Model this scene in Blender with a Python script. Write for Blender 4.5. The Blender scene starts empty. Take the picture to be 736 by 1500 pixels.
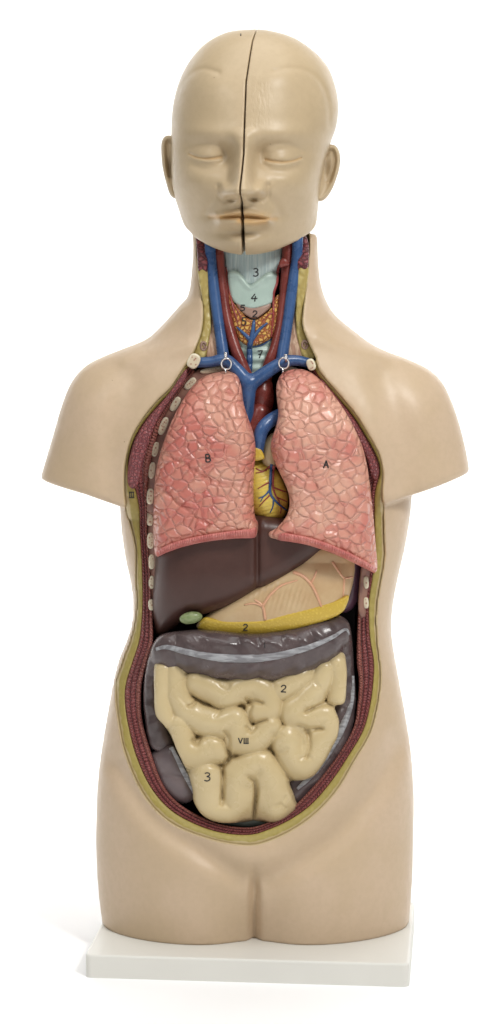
import bpy, math, random
import numpy as np
from mathutils import Vector
from mathutils.bvhtree import BVHTree

random.seed(3); rng = np.random.default_rng(5)
scene = bpy.context.scene
COL = scene.collection

# ------------------------------------------------------------------ working frame
# Model space: u across, v down (0.62 mm units), w = depth away from the viewer.
S, D, U0, V0, HC = 0.00062, 2.2, 368.0, 300.0, 0.675
FPX = D / S
TOP_Z = 0.020                       # top of the display board


def P(a):
    a = np.asarray(a, dtype=np.float64)
    y = a[..., 2] * S
    k = (D + y) / FPX
    return np.stack([(a[..., 0] - U0) * k, y, HC - (a[..., 1] - V0) * k], -1)


# ------------------------------------------------------------------ small maths
def spline(pts, n=6, closed=False):
    p = np.asarray(pts, dtype=np.float64)
    m = len(p)
    out = []
    rngm = range(m if closed else m - 1)
    for i in rngm:
        if closed:
            p0, p1, p2, p3 = p[(i - 1) % m], p[i], p[(i + 1) % m], p[(i + 2) % m]
        else:
            p0 = p[i - 1] if i > 0 else 2 * p[0] - p[1]
            p1, p2 = p[i], p[i + 1]
            p3 = p[i + 2] if i + 2 < m else 2 * p[m - 1] - p[m - 2]
        for t in np.arange(n) / n:
            t2, t3 = t * t, t * t * t
            out.append(0.5 * ((2 * p1) + (p2 - p0) * t + (2 * p0 - 5 * p1 + 4 * p2 - p3) * t2
                              + (3 * p1 - p0 - 3 * p2 + p3) * t3))
    if not closed:
        out.append(p[-1])
    return np.array(out)


def resample(p, n):
    d = np.r_[0, np.cumsum(np.linalg.norm(np.diff(p[:, :2], axis=0), axis=1))]
    t = np.linspace(0, d[-1], n)
    return np.stack([np.interp(t, d, p[:, k]) for k in range(p.shape[1])], -1), t


def poly_sd(poly, U, V):
    """signed distance to a closed polygon, negative inside"""
    p = np.asarray(poly, dtype=np.float32)
    U, V = np.broadcast_arrays(np.asarray(U, np.float32), np.asarray(V, np.float32))
    d = np.full(U.shape, 1e12, np.float32)
    ins = np.zeros(U.shape, bool)
    n = len(p)
    for i in range(n):
        ax, ay = p[i]; bx, by = p[(i + 1) % n]
        ex, ey = bx - ax, by - ay
        L = ex * ex + ey * ey
        if L < 1e-9:
            continue
        px, py = U - ax, V - ay
        t = np.clip((px * ex + py * ey) / L, 0, 1)
        dx, dy = px - t * ex, py - t * ey
        np.minimum(d, dx * dx + dy * dy, out=d)
        c = (ay > V) != (by > V)
        if by != ay:
            ins ^= c & (U < (bx - ax) * (V - ay) / (by - ay) + ax)
    d = np.sqrt(d)
    return np.where(ins, -d, d)


def line_d(pts, U, V):
    """distance to an open polyline in the u,v plane"""
    p = np.asarray(pts, dtype=np.float32)
    d = np.full(np.broadcast(U, V).shape, 1e12, np.float32)
    for i in range(len(p) - 1):
        ax, ay = p[i][:2]; bx, by = p[i + 1][:2]
        ex, ey = bx - ax, by - ay
        L = ex * ex + ey * ey + 1e-9
        t = np.clip(((U - ax) * ex + (V - ay) * ey) / L, 0, 1)
        np.minimum(d, (U - ax - t * ex) ** 2 + (V - ay - t * ey) ** 2, out=d)
    return np.sqrt(d)


def gauss(U, V, u, v, su, sv, rot=0.0):
    a, b = U - u, V - v
    c, s = math.cos(rot), math.sin(rot)
    x, y = a * c + b * s, -a * s + b * c
    return np.exp(-0.5 * ((x / su) ** 2 + (y / sv) ** 2))


def sstep(a, b, x):
    t = np.clip((x - a) / (b - a), 0, 1)
    return t * t * (3 - 2 * t)


def smax(a, b, k):
    h = np.clip(0.5 + 0.5 * (a - b) / k, 0, 1)
    return b + (a - b) * h + k * h * (1 - h)


def smin(a, b, k):
    return -smax(-a, -b, k)


# ------------------------------------------------------------------ inflation
def inflate(poly, ug, vg):
    """Poisson inflation of an outline, zero exactly on the outline"""
    U, V = np.meshgrid(ug, vg, indexing='ij')
    sd = poly_sd(poly, U, V)
    h = float(ug[1] - ug[0])
    mask = sd < 0
    levels = [mask]
    while min(levels[-1].shape) > 24:
        m = levels[-1]
        m = m[:m.shape[0] // 2 * 2, :m.shape[1] // 2 * 2]
        levels.append(m[::2, ::2] & m[1::2, ::2] & m[::2, 1::2] & m[1::2, 1::2])
    phi = np.zeros(levels[-1].shape)
    for L in range(len(levels) - 1, -1, -1):
        m = levels[L]; hh = h * 2 ** L
        if phi.shape != m.shape:
            b = np.repeat(np.repeat(phi, 2, 0), 2, 1)
            phi = np.zeros(m.shape)
            a0, a1 = min(b.shape[0], m.shape[0]), min(b.shape[1], m.shape[1])
            phi[:a0, :a1] = b[:a0, :a1]
        phi *= m
        for it in range(400 if L else 160):
            q = np.zeros_like(phi)
            q[1:-1, 1:-1] = 0.25 * (phi[2:, 1:-1] + phi[:-2, 1:-1] + phi[1:-1, 2:] + phi[1:-1, :-2] + hh * hh)
            phi = q * m
    r = np.where(sd < -1.6 * h, phi / np.maximum(-sd, 1e-3), 0)
    ok = sd < -1.6 * h
    for it in range(30):
        nb = np.zeros_like(r); cn = np.zeros_like(r)
        for ax in (0, 1):
            for s in (1, -1):
                nb += np.roll(r * ok, s, ax); cn += np.roll(ok.astype(float), s, ax)
        new = (~ok) & (cn > 0)
        r[new] = nb[new] / cn[new]
        ok |= new
    r = np.where(ok & (r > 1), r, 40.0)
    return (r * -sd), sd


# ------------------------------------------------------------------ surface nets
CORN = np.array([[i, j, k] for i in (0, 1) for j in (0, 1) for k in (0, 1)])
EDG = [(a, b) for a in range(8) for b in range(a + 1, 8) if np.abs(CORN[a] - CORN[b]).sum() == 1]


def nets(F, org, step):
    F = np.array(F, dtype=np.float32)
    for ax in range(3):
        sl = [slice(None)] * 3
        for e in (0, -1):
            sl[ax] = e
            F[tuple(sl)] = np.maximum(F[tuple(sl)], 0.5)
    ins = F < 0
    s = np.zeros(tuple(n - 1 for n in F.shape), np.uint8)
    for c in CORN:
        s += ins[c[0]:F.shape[0] - 1 + c[0], c[1]:F.shape[1] - 1 + c[1], c[2]:F.shape[2] - 1 + c[2]]
    act = (s > 0) & (s < 8)
    idx = np.argwhere(act)
    ids = np.full(act.shape, -1, np.int32)
    ids[act] = np.arange(len(idx))
    vals = np.stack([F[idx[:, 0] + c[0], idx[:, 1] + c[1], idx[:, 2] + c[2]] for c in CORN], 1)
    acc = np.zeros((len(idx), 3)); cnt = np.zeros(len(idx))
    for a, b in EDG:
        fa, fb = vals[:, a], vals[:, b]
        m = (fa < 0) != (fb < 0)
        t = np.where(m, fa / np.where(m, fa - fb, 1), 0)[:, None]
        acc += np.where(m[:, None], CORN[a] + t * (CORN[b] - CORN[a]), 0)
        cnt += m
    ver = (idx + acc / cnt[:, None]) * np.array(step) + np.array(org)
    quads = []
    n0, n1, n2 = F.shape
    e = [(ins[:-1, 1:-1, 1:-1], ins[1:, 1:-1, 1:-1], 0), (ins[1:-1, :-1, 1:-1], ins[1:-1, 1:, 1:-1], 1),
         (ins[1:-1, 1:-1, :-1], ins[1:-1, 1:-1, 1:], 2)]
    for lo, hi, ax in e:
        d = lo != hi
        q = np.argwhere(d)
        fl = lo[d]
        q = q + np.array([0 if ax == 0 else 1, 0 if ax == 1 else 1, 0 if ax == 2 else 1])
        b, c = [(1, 2), (2, 0), (0, 1)][ax]
        def cell(db, dc):
            p = q.copy(); p[:, b] -= db; p[:, c] -= dc
            return ids[p[:, 0], p[:, 1], p[:, 2]]
        f4 = np.stack([cell(1, 1), cell(0, 1), cell(0, 0), cell(1, 0)], 1)
        f4[~fl] = f4[~fl][:, ::-1]
        quads.append(f4)
    return ver, np.concatenate(quads)


# ------------------------------------------------------------------ objects
BV = {}


def link(name, ver_world, faces, mat, parent=None, smooth=True, attrs=None, uvs=None):
    me = bpy.data.meshes.new(name)
    ver_world = np.asarray(ver_world, np.float32)
    if isinstance(faces, np.ndarray):
        k = faces.shape[1]
        me.vertices.add(len(ver_world)); me.vertices.foreach_set('co', ver_world.ravel())
        me.loops.add(faces.size); me.loops.foreach_set('vertex_index', faces.astype(np.int32).ravel())
        me.polygons.add(len(faces))
        me.polygons.foreach_set('loop_start', np.arange(0, faces.size, k, dtype=np.int32))
        me.update(calc_edges=True)
    else:
        me.from_pydata([tuple(map(float, v)) for v in ver_world], [], [tuple(map(int, f_)) for f_ in faces])
    me.polygons.foreach_set('use_smooth', np.full(len(me.polygons), smooth))
    for k, a in (attrs or {}).items():
        at = me.attributes.new(k, 'FLOAT', 'POINT')
        at.data.foreach_set('value', np.asarray(a, np.float32))
    if uvs is not None:
        li = np.empty(len(me.loops), np.int32); me.loops.foreach_get('vertex_index', li)
        uvl = me.uv_layers.new(name='UVMap')
        uvl.data.foreach_set('uv', np.asarray(uvs, np.float32)[li].ravel())
    me.validate(); me.update()
    if mat: me.materials.append(mat)
    o = bpy.data.objects.new(name, me)
    COL.objects.link(o)
    if parent: o.parent = parent
    return o


def tag(o, label=None, cat=None, group=None, kind=None):
    if label: o['label'] = label
    if cat: o['category'] = cat
    if group: o['group'] = group
    if kind: o['kind'] = kind
    return o


def put_origin(o, loc):
    """move an object's origin without moving its mesh"""
    loc = Vector(loc)
    me = o.data
    co = np.empty(len(me.vertices) * 3, np.float32); me.vertices.foreach_get('co', co)
    co = co.reshape(-1, 3) - np.array(loc, np.float32)
    me.vertices.foreach_set('co', co.ravel()); me.update()
    o.location = loc
    return o


def empty(name, loc):
    o = bpy.data.objects.new(name, None); COL.objects.link(o)
    o.location = loc; o.empty_display_size = 0.05
    return o


def child(o, parent):
    """parent o, whose mesh is in world coordinates, to a thing placed with a pure translation"""
    o.parent = parent
    o.location = -Vector(parent_loc(parent))
    return o


def parent_loc(p):
    v = Vector(p.location)
    while p.parent:
        p = p.parent; v = v + Vector(p.location)
    return v


def net_obj(name, F, org, step, mat, parent=None, post=None, attr=None, bvh=None):
    ver, fc = nets(F, org, step)
    if post is not None: ver = post(ver)
    at = attr(ver) if attr else None
    if bvh: BV[bvh] = BVHTree.FromPolygons([tuple(p) for p in ver], [tuple(map(int, q)) for q in fc])
    o = link(name, P(ver), fc, mat, None, attrs=at)
    if parent: child(o, parent)
    return o


def surf_w(keys, u, v):
    best = None
    for k in keys:
        h = BV[k].ray_cast(Vector((u, v, -500)), Vector((0, 0, 1)))
        if h[0] is not None and (best is None or h[0][2] < best): best = h[0][2]
    return best


def tube_geo(pts, seg=10):
    """pts: (n,4) u,v,w,r -> rings and caps in model space"""
    p = np.asarray(pts, float)
    n = len(p)
    c = p[:, :3]
    tan = np.gradient(c, axis=0)
    tan /= np.linalg.norm(tan, axis=1)[:, None] + 1e-9
    ver, fc = [], []
    ref = np.array([0, 0, 1.0])
    for i in range(n):
        a = np.cross(tan[i], ref)
        if np.linalg.norm(a) < 0.15:
            a = np.cross(tan[i], np.array([0.9, 0.3, 0.1]))
        a /= np.linalg.norm(a)
        b = np.cross(tan[i], a)
        for k in range(seg):
            t = 2 * math.pi * k / seg
            ver.append(c[i] + p[i, 3] * (math.cos(t) * a + math.sin(t) * b))
    for i in range(n - 1):
        for k in range(seg):
            fc.append((i * seg + k, i * seg + (k + 1) % seg, (i + 1) * seg + (k + 1) % seg, (i + 1) * seg + k))
    fc.append(tuple(range(seg - 1, -1, -1)))
    fc.append(tuple(range((n - 1) * seg, n * seg)))
    return ver, fc


def join_geo(parts):
    V, F_ = [], []
    for v, f_ in parts:
        o = len(V)
        V += list(v); F_ += [tuple(i + o for i in q) for q in f_]
    return np.array(V), F_


def tube_obj(name, lines, mat, parent=None, seg=10, n=5):
    g = []
    for L in lines:
        g.append(tube_geo(spline(L, n), seg))
    v, f_ = join_geo(g)
    o = link(name, P(v), f_, mat)
    if parent: child(o, parent)
    return o


def on_surface(keys, pts, r, lift=0.0, step=2.0):
    """an open u,v polyline laid on built surfaces -> (n,4)"""
    p = spline(np.asarray(pts, float)[:, :2], 6)
    L = np.linalg.norm(np.diff(p, axis=0), axis=1).sum()
    p, _ = resample(p, max(4, int(L / step)))
    w = []
    for q in p:
        h = surf_w(keys, q[0], q[1])
        w.append(np.nan if h is None else h)
    w = np.array(w)
    if np.isnan(w).all(): return None
    i = np.arange(len(w)); g = ~np.isnan(w)
    w = np.interp(i, i[g], w[g])
    if len(w) > 6:
        w2 = np.convolve(np.pad(w, 1, 'edge'), [0.25, 0.5, 0.25], 'valid'); w = np.minimum(w, w2)
    rr = np.full(len(w), r) if np.isscalar(r) else np.interp(np.linspace(0, 1, len(w)), np.linspace(0, 1, len(r)), r)
    return np.c_[p, w - lift, rr]


def surf_lines(name, keys, lines, mat, parent, seg=7):
    g = []
    for pts, r, lift in lines:
        q = on_surface(keys, pts, r, lift)
        if q is not None: g.append(tube_geo(q, seg))
    v, f_ = join_geo(g)
    o = link(name, P(v), f_, mat)
    return child(o, parent)


# handwriting strokes in a unit box, y down
GLY = {
    '2': [[(0.05, .25), (.2, .03), (.6, .0), (.85, .2), (.75, .45), (.35, .72), (.05, .97), (.45, .95), (.95, 1.)]],
    '3': [[(0.05, .08), (.45, .0), (.85, .12), (.75, .36), (.4, .46), (.85, .55), (.95, .82), (.55, 1.), (.05, .92)]],
    '4': [[(.55, .0), (.3, .3), (.02, .62), (.5, .62), (1., .60)], [(.66, .28), (.62, .7), (.6, 1.)]],
    '5': [[(.9, .0), (.5, .0), (.15, .04), (.12, .42), (.55, .38), (.9, .6), (.75, .92), (.3, 1.), (.0, .88)]],
    '7': [[(.0, .05), (.45, .03), (.95, .0), (.7, .4), (.45, 1.)], [(.2, .5), (.5, .5), (.8, .47)]],
    '8': [[(.5, .45), (.15, .25), (.4, .0), (.8, .15), (.6, .42), (.2, .65), (.15, .92), (.55, 1.), (.9, .8), (.5, .45)]],
    'A': [[(.0, 1.), (.25, .5), (.5, .0)], [(.5, .0), (.75, .5), (1., 1.)], [(.2, .62), (.5, .62), (.8, .62)]],
    'B': [[(.1, .0), (.12, .5), (.1, 1.)], [(.1, .0), (.6, .02), (.85, .22), (.6, .45), (.15, .48)],
          [(.15, .48), (.75, .55), (.95, .78), (.65, 1.), (.1, 1.)]],
    'V': [[(.0, .0), (.25, .5), (.5, 1.)], [(.5, 1.), (.75, .5), (1., .0)]],
    'I': [[(.5, .0), (.5, .5), (.5, 1.)]],
    '-': [[(.0, .5), (.5, .5), (1., .5)]],
}


def mark(keys, items, parent, name='number_mark', mat=None):
    """items: (glyph, u, v, width, height[, skew]) written in black paint on a surface"""
    g = []
    for it in items:
        ch, u, v, w, h = it[:5]; sk = it[5] if len(it) > 5 else 0.08
        r = it[6] if len(it) > 6 else 0.85
        for st in GLY[ch]:
            pts = [(u + w * (x - .5) - sk * h * (y - .5), v + h * (y - .5)) for x, y in st]
            p = on_surface(keys, pts, r, 0.25, 1.0)
            if p is not None: g.append(tube_geo(p, 6))
    v_, f_ = join_geo(g)
    o = link(name, P(v_), f_, mat or M['ink'])
    return child(o, parent)


# ------------------------------------------------------------------ materials
M = {}


class NT:
    def __init__(s, name):
        s.m = bpy.data.materials.new(name); s.m.use_nodes = True
        s.t = s.m.node_tree; s.b = s.t.nodes['Principled BSDF']

    def n(s, typ, **kw):
        nd = s.t.nodes.new(typ)
        for k, v in kw.items():
            if k.startswith('i_'):
                key = k[2:].replace('_', ' ')
                nd.inputs[int(key) if key.isdigit() else key].default_value = v
            else:
                setattr(nd, k, v)
        return nd

    def l(s, a, b): s.t.links.new(a, b)

    def mth(s, op, a, b=None, c=None):
        nd = s.n('ShaderNodeMath', operation=op)
        for i, x in enumerate((a, b, c)):
            if x is None: continue
            if isinstance(x, (int, float)): nd.inputs[i].default_value = x
            else: s.l(x, nd.inputs[i])
        return nd.outputs[0]

    def mix(s, fac, a, b, blend='MIX'):
        nd = s.n('ShaderNodeMix', data_type='RGBA', blend_type=blend)
        for key, x in ((0, fac), (6, a), (7, b)):
            if isinstance(x, (int, float)): nd.inputs[key].default_value = x
            elif isinstance(x, tuple): nd.inputs[key].default_value = (*x, 1) if len(x) == 3 else x
            else: s.l(x, nd.inputs[key])
        return nd.outputs[2]

    def noise(s, scale, detail=3, rough=0.5, vec=None):
        nd = s.n('ShaderNodeTexNoise', i_Scale=scale, i_Detail=detail, i_Roughness=rough)
        s.l(vec or s.obj(), nd.inputs['Vector'])
        return nd

    def obj(s):
        if not hasattr(s, '_o'): s._o = s.n('ShaderNodeNewGeometry').outputs['Position']
        return s._o

    def ramp(s, x, a, b):
        nd = s.n('ShaderNodeMapRange', interpolation_type='SMOOTHSTEP')
        nd.inputs[1].default_value = a; nd.inputs[2].default_value = b
        s.l(x, nd.inputs[0])
        return nd.outputs[0]

    def bump(s, h, strength=0.3, dist=0.001, prev=None):
        nd = s.n('ShaderNodeBump', i_Strength=strength, i_Distance=dist)
        s.l(h, nd.inputs['Height'])
        if prev is not None: s.l(prev, nd.inputs['Normal'])
        return nd.outputs[0]

    def fin(s, col=None, rough=0.4, normal=None, spec=0.5, **kw):
        if col is not None:
            if isinstance(col, tuple): s.b.inputs['Base Color'].default_value = (*col, 1)
            else: s.l(col, s.b.inputs['Base Color'])
        if isinstance(rough, (int, float)): s.b.inputs['Roughness'].default_value = rough
        else: s.l(rough, s.b.inputs['Roughness'])
        s.b.inputs['Specular IOR Level'].default_value = spec
        if normal is not None: s.l(normal, s.b.inputs['Normal'])
        for k, v in kw.items(): s.b.inputs[k.replace('_', ' ')].default_value = v
        return s.m


def paint(name, c1, c2, scale=60, rough=0.35, bump=0.12, fine=900, spec=0.5):
    """hand painted plastic: two close tones brushed over each other, slightly uneven gloss"""
    t = NT(name)
    n1 = t.noise(scale, 5, 0.6); n2 = t.noise(fine, 2)
    f1 = t.ramp(n1.outputs[0], 0.35, 0.65)
    col = t.mix(f1, c1, c2)
    r = t.mth('MULTIPLY_ADD', n1.outputs[0], 0.25, rough - 0.12)
    nb = t.bump(n2.outputs[0], bump, 0.0006)
    nb = t.bump(n1.outputs[0], bump, 0.0015, nb)
    return t.fin(col, r, nb, spec)


SKIN1, SKIN2 = (0.52, 0.393, 0.258), (0.56, 0.425, 0.295)


def make_skin(name, c1, c2):
    t = NT(name)
    n1 = t.noise(14, 4, 0.55); n2 = t.noise(1500, 2); n3 = t.noise(170, 4, 0.6)
    col = t.mix(t.ramp(n1.outputs[0], 0.35, 0.65), c1, c2)
    col = t.mix(t.mth('MULTIPLY', t.ramp(n3.outputs[0], 0.35, 0.7), 0.22), col, tuple(x * 0.86 for x in c1))
    # tiny specks of dirt and scuffs
    vo = t.n('ShaderNodeTexVoronoi', i_Scale=38.0); t.l(t.obj(), vo.inputs['Vector'])
    sp = t.mth('LESS_THAN', vo.outputs['Distance'], 0.022)
    col = t.mix(t.mth('MULTIPLY', sp, 0.6), col, (0.20, 0.13, 0.07))
    at = t.n('ShaderNodeAttribute', attribute_name='gold')
    col = t.mix(at.outputs['Fac'], col, (0.58, 0.33, 0.11))
    ar = t.n('ShaderNodeAttribute', attribute_name='rim')
    col = t.mix(ar.outputs['Fac'], col, (0.40, 0.315, 0.14))
    r = t.mth('MULTIPLY_ADD', n3.outputs[0], 0.20, 0.29)
    nb = t.bump(n2.outputs[0], 0.10, 0.0004)
    nb = t.bump(n3.outputs[0], 0.10, 0.0012, nb)
    sc = t.n('ShaderNodeAttribute', attribute_name='scuff')
    mp = t.n('ShaderNodeMapping'); mp.inputs['Rotation'].default_value = (0, 0.6, 0); mp.inputs['Scale'].default_value = (420, 420, 130)
    t.l(t.obj(), mp.inputs[0])
    ns = t.n('ShaderNodeTexNoise', i_Scale=1.0, i_Detail=3.0); t.l(mp.outputs[0], ns.inputs['Vector'])
    nb = t.bump(t.mth('MULTIPLY', ns.outputs[0], sc.outputs['Fac']), 0.55, 0.0011, nb)
    return t.fin(col, r, nb, 0.38)


def make_lung(name, a, b, c):
    t = NT(name)
    nz = t.noise(60, 2)
    ad = t.n('ShaderNodeVectorMath', operation='MULTIPLY_ADD')
    t.l(nz.outputs['Color'], ad.inputs[0]); ad.inputs[1].default_value = (0.008, 0.008, 0.008); t.l(t.obj(), ad.inputs[2])
    mp = t.n('ShaderNodeMapping'); mp.inputs['Scale'].default_value = (1.0, 0.5, 1.2)
    mp.inputs['Rotation'].default_value = (0, 0.45, 0)
    t.l(ad.outputs[0], mp.inputs[0])
    vo = t.n('ShaderNodeTexVoronoi', feature='DISTANCE_TO_EDGE', i_Scale=106.0, i_Randomness=0.95)
    vc = t.n('ShaderNodeTexVoronoi', i_Scale=106.0, i_Randomness=0.95)
    for q in (vo, vc): t.l(mp.outputs[0], q.inputs['Vector'])
    d = vo.outputs['Distance']
    pl = t.mth('POWER', t.ramp(d, -0.04, 0.24), 0.8)
    n1 = t.noise(22, 3, 0.5); n2 = t.noise(120, 4, 0.6)
    col = t.mix(t.ramp(n1.outputs[0], 0.42, 0.60), a, b)
    vs = t.n('ShaderNodeSeparateColor'); t.l(vc.outputs['Color'], vs.inputs[0])
    col = t.mix(t.mth('MULTIPLY', vs.outputs[0], 0.4), col, c)
    col = t.mix(t.mth('MULTIPLY', t.ramp(n2.outputs[0], 0.5, 0.75), 0.5), col, c)
    # red-brown shadow of the moulded grooves, painted into the colour
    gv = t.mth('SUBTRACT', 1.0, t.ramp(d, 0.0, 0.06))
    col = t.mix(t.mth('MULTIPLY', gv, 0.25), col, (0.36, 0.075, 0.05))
    pl = t.mth('MULTIPLY_ADD', vs.outputs[1], 0.14, pl)
    nb = t.bump(pl, 1.0, 0.0015)
    nb = t.bump(n2.outputs[0], 0.25, 0.0025, nb)
    return t.fin(col, 0.29, nb, 0.5)


def make_muscle(name, nb_=3, c1=(0.17, 0.038, 0.040), c2=(0.34, 0.105, 0.095)):
    """UV: x = length along the band, y = sub-band number + position across"""
    t = NT(name)
    uv = t.n('ShaderNodeUVMap', uv_map='UVMap')
    sep = t.n('ShaderNodeSeparateXYZ'); t.l(uv.outputs[0], sep.inputs[0])
    ban = t.mth('FLOOR', sep.outputs[1]); fr = t.mth('FRACT', sep.outputs[1])
    zig = t.mth('ABSOLUTE', t.mth('SUBTRACT', fr, 0.5))
    sgn = t.mth('SUBTRACT', t.mth('MULTIPLY', t.mth('MODULO', ban, 2.0), 2.0), 1.0)
    sk = t.mth('MULTIPLY', t.mth('MULTIPLY', fr, sgn), 4.5)
    ph = t.mth('ADD', sep.outputs[0], t.mth('ADD', sk, t.mth('MULTIPLY', ban, 2.3)))
    n0 = t.noise(160, 2)
    ph = t.mth('MULTIPLY_ADD', n0.outputs[0], 7.0, ph)
    wv = t.mth('SINE', t.mth('MULTIPLY', ph, 2 * math.pi / 4.6))
    wv = t.mth('MULTIPLY_ADD', wv, 0.5, 0.5)
    wv = t.mth('POWER', wv, 0.7)
    rail = t.ramp(zig, 0.5, 0.32)
    h = t.mth('MULTIPLY', wv, rail)
    n1 = t.noise(60, 4)
    col = t.mix(t.mth('MULTIPLY_ADD', n1.outputs[0], 0.4, t.mth('MULTIPLY', wv, 0.45)), c1, c2)
    b1 = t.mth('MULTIPLY', t.ramp(ban, 0.4, 0.6), 0.5); b2 = t.mth('MULTIPLY', t.ramp(ban, 1.4, 1.6), 0.45)
    col = t.mix(b1, col, (0.30, 0.085, 0.085)); col = t.mix(b2, col, (0.40, 0.16, 0.11))
    n9 = t.noise(420, 3)
    col = t.mix(t.mth('MULTIPLY', t.ramp(n9.outputs[0], 0.45, 0.7), 0.45), col, (0.15, 0.03, 0.03))
    col = t.mix(t.ramp(zig, 0.37, 0.48), col, (0.095, 0.018, 0.020))
    nb = t.bump(h, 0.9, 0.0016)
    return t.fin(col, 0.33, nb, 0.5)


def make_cells(name, c_cell, c_gap, scale, rough=0.3, dist=0.0012, edge=0.18, vary=None, stretch=(1, 1, 1), strength=0.8, edge_uv=None):
    t = NT(name)
    mp = t.n('ShaderNodeMapping'); mp.inputs['Scale'].default_value = stretch
    nz = t.noise(scale * 0.8, 2)
    ad = t.n('ShaderNodeVectorMath', operation='MULTIPLY_ADD')
    t.l(nz.outputs['Color'], ad.inputs[0]); ad.inputs[1].default_value = (0.4 / scale,) * 3; t.l(t.obj(), ad.inputs[2])
    t.l(ad.outputs[0], mp.inputs[0])
    vo = t.n('ShaderNodeTexVoronoi', feature='DISTANCE_TO_EDGE', i_Scale=scale)
    vc = t.n('ShaderNodeTexVoronoi', i_Scale=scale)
    for q in (vo, vc): t.l(mp.outputs[0], q.inputs['Vector'])
    pl = t.ramp(vo.outputs['Distance'], 0.02, edge)
    vs = t.n('ShaderNodeSeparateColor'); t.l(vc.outputs['Color'], vs.inputs[0])
    col = t.mix(t.mth('MULTIPLY', vs.outputs[0], 0.7), c_cell, vary or c_cell)
    col = t.mix(pl, c_gap, col)
    if edge_uv:
        uv = t.n('ShaderNodeUVMap', uv_map='UVMap'); su_ = t.n('ShaderNodeSeparateXYZ'); t.l(uv.outputs[0], su_.inputs[0])
        wob_ = t.mth('MULTIPLY_ADD', nz.outputs[0], 0.3, su_.outputs[1])
        col = t.mix(t.ramp(wob_, 0.50, 0.38), col, edge_uv)
    return t.fin(col, rough, t.bump(pl, strength, dist), 0.5)


def make_fibres(name, c1, c2, axis_scale=(420, 420, 25), rough=0.45):
    t = NT(name)
    mp = t.n('ShaderNodeMapping'); mp.inputs['Scale'].default_value = axis_scale
    t.l(t.obj(), mp.inputs[0])
    n = t.n('ShaderNodeTexNoise', i_Scale=1.0, i_Detail=3.0); t.l(mp.outputs[0], n.inputs['Vector'])
    f_ = t.ramp(n.outputs[0], 0.38, 0.62)
    return t.fin(t.mix(f_, c1, c2), rough, t.bump(f_, 0.5, 0.0008), 0.4)


def make_rib(name):
    t = NT(name)
    vo = t.n('ShaderNodeTexVoronoi', i_Scale=430.0); t.l(t.obj(), vo.inputs['Vector'])
    at = t.n('ShaderNodeAttribute', attribute_name='core')
    dots = t.mth('MULTIPLY', t.ramp(vo.outputs['Distance'], 0.5, 0.2), at.outputs['Fac'])
    col = t.mix(t.mth('MULTIPLY', at.outputs['Fac'], 0.45), (0.72, 0.66, 0.50), (0.46, 0.34, 0.21))
    col = t.mix(t.mth('MULTIPLY', dots, 0.8), col, (0.28, 0.08, 0.05))
    return t.fin(col, 0.4, t.bump(vo.outputs['Distance'], 0.2, 0.0008), 0.4)


M['skin'] = make_skin('skin_plastic', SKIN1, SKIN2)
M['head'] = make_skin('head_plastic', (0.455, 0.350, 0.215), (0.49, 0.38, 0.24))
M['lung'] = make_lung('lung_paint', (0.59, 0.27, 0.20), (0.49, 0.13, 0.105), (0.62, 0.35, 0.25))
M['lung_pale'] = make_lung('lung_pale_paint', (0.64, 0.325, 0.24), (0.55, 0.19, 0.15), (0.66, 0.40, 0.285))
M['lungrim'] = paint('lung_rim_paint', (0.55, 0.20, 0.17), (0.46, 0.13, 0.115), 90, 0.3)
M['muscle'] = make_muscle('banded_muscle')
M['pec'] = make_cells('chest_muscle_paint', (0.30, 0.085, 0.085), (0.15, 0.035, 0.04), 330, 0.4, 0.0010, 0.25, (0.22, 0.055, 0.06))
M['neckmus'] = make_cells('neck_muscle_paint', (0.235, 0.05, 0.055), (0.085, 0.015, 0.02), 240, 0.35, 0.0014, 0.22, (0.19, 0.04, 0.05), (0.7, 1, 1.1))
M['rail'] = paint('rib_groove_paint', (0.20, 0.095, 0.075), (0.27, 0.14, 0.10), 150, 0.42)
M['fat'] = make_cells('fat_paint', (0.385, 0.31, 0.085), (0.335, 0.265, 0.068), 150, 0.48, 0.0007, 0.4, (0.345, 0.275, 0.08), strength=0.22, edge_uv=(0.50, 0.40, 0.215))
M['neckfat'] = make_cells('neck_fat_paint', (0.52, 0.425, 0.16), (0.38, 0.29, 0.09), 130, 0.38, 0.0011, 0.35, (0.43, 0.34, 0.12), (1, 1, 0.7), strength=0.6)
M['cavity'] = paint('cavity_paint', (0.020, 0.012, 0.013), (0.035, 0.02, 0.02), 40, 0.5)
M['strand'] = make_fibres('strand_paint', (0.36, 0.20, 0.13), (0.50, 0.34, 0.23))
M['rib'] = make_rib('rib_bone')
M['vein'] = paint('vein_blue', (0.028, 0.072, 0.185), (0.042, 0.100, 0.24), 70, 0.28)
M['artery'] = paint('artery_red', (0.155, 0.026, 0.020), (0.21, 0.042, 0.032), 70, 0.28)
M['artery_thin'] = paint('artery_thin_red', (0.30, 0.05, 0.04), (0.25, 0.04, 0.04), 100, 0.3)
M['cart'] = paint('cartilage_mint', (0.42, 0.53, 0.47), (0.37, 0.475, 0.42), 50, 0.32)
M['memb'] = make_fibres('membrane_pale', (0.50, 0.58, 0.56), (0.38, 0.47, 0.47), (700, 700, 20), 0.4)
M['cric'] = paint('cricoid_muscle', (0.34, 0.22, 0.17), (0.27, 0.16, 0.13), 80, 0.35)
M['thyr'] = make_cells('thyroid_paint', (0.66, 0.41, 0.11), (0.32, 0.085, 0.03), 270, 0.25, 0.0014, 0.25, (0.58, 0.29, 0.08))
M['liver'] = paint('liver_paint', (0.055, 0.0225, 0.0165), (0.070, 0.030, 0.023), 18, 0.38, 0.05, spec=0.4)
M['gall'] = paint('gall_green', (0.16, 0.215, 0.085), (0.25, 0.30, 0.14), 240, 0.3)
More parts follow.
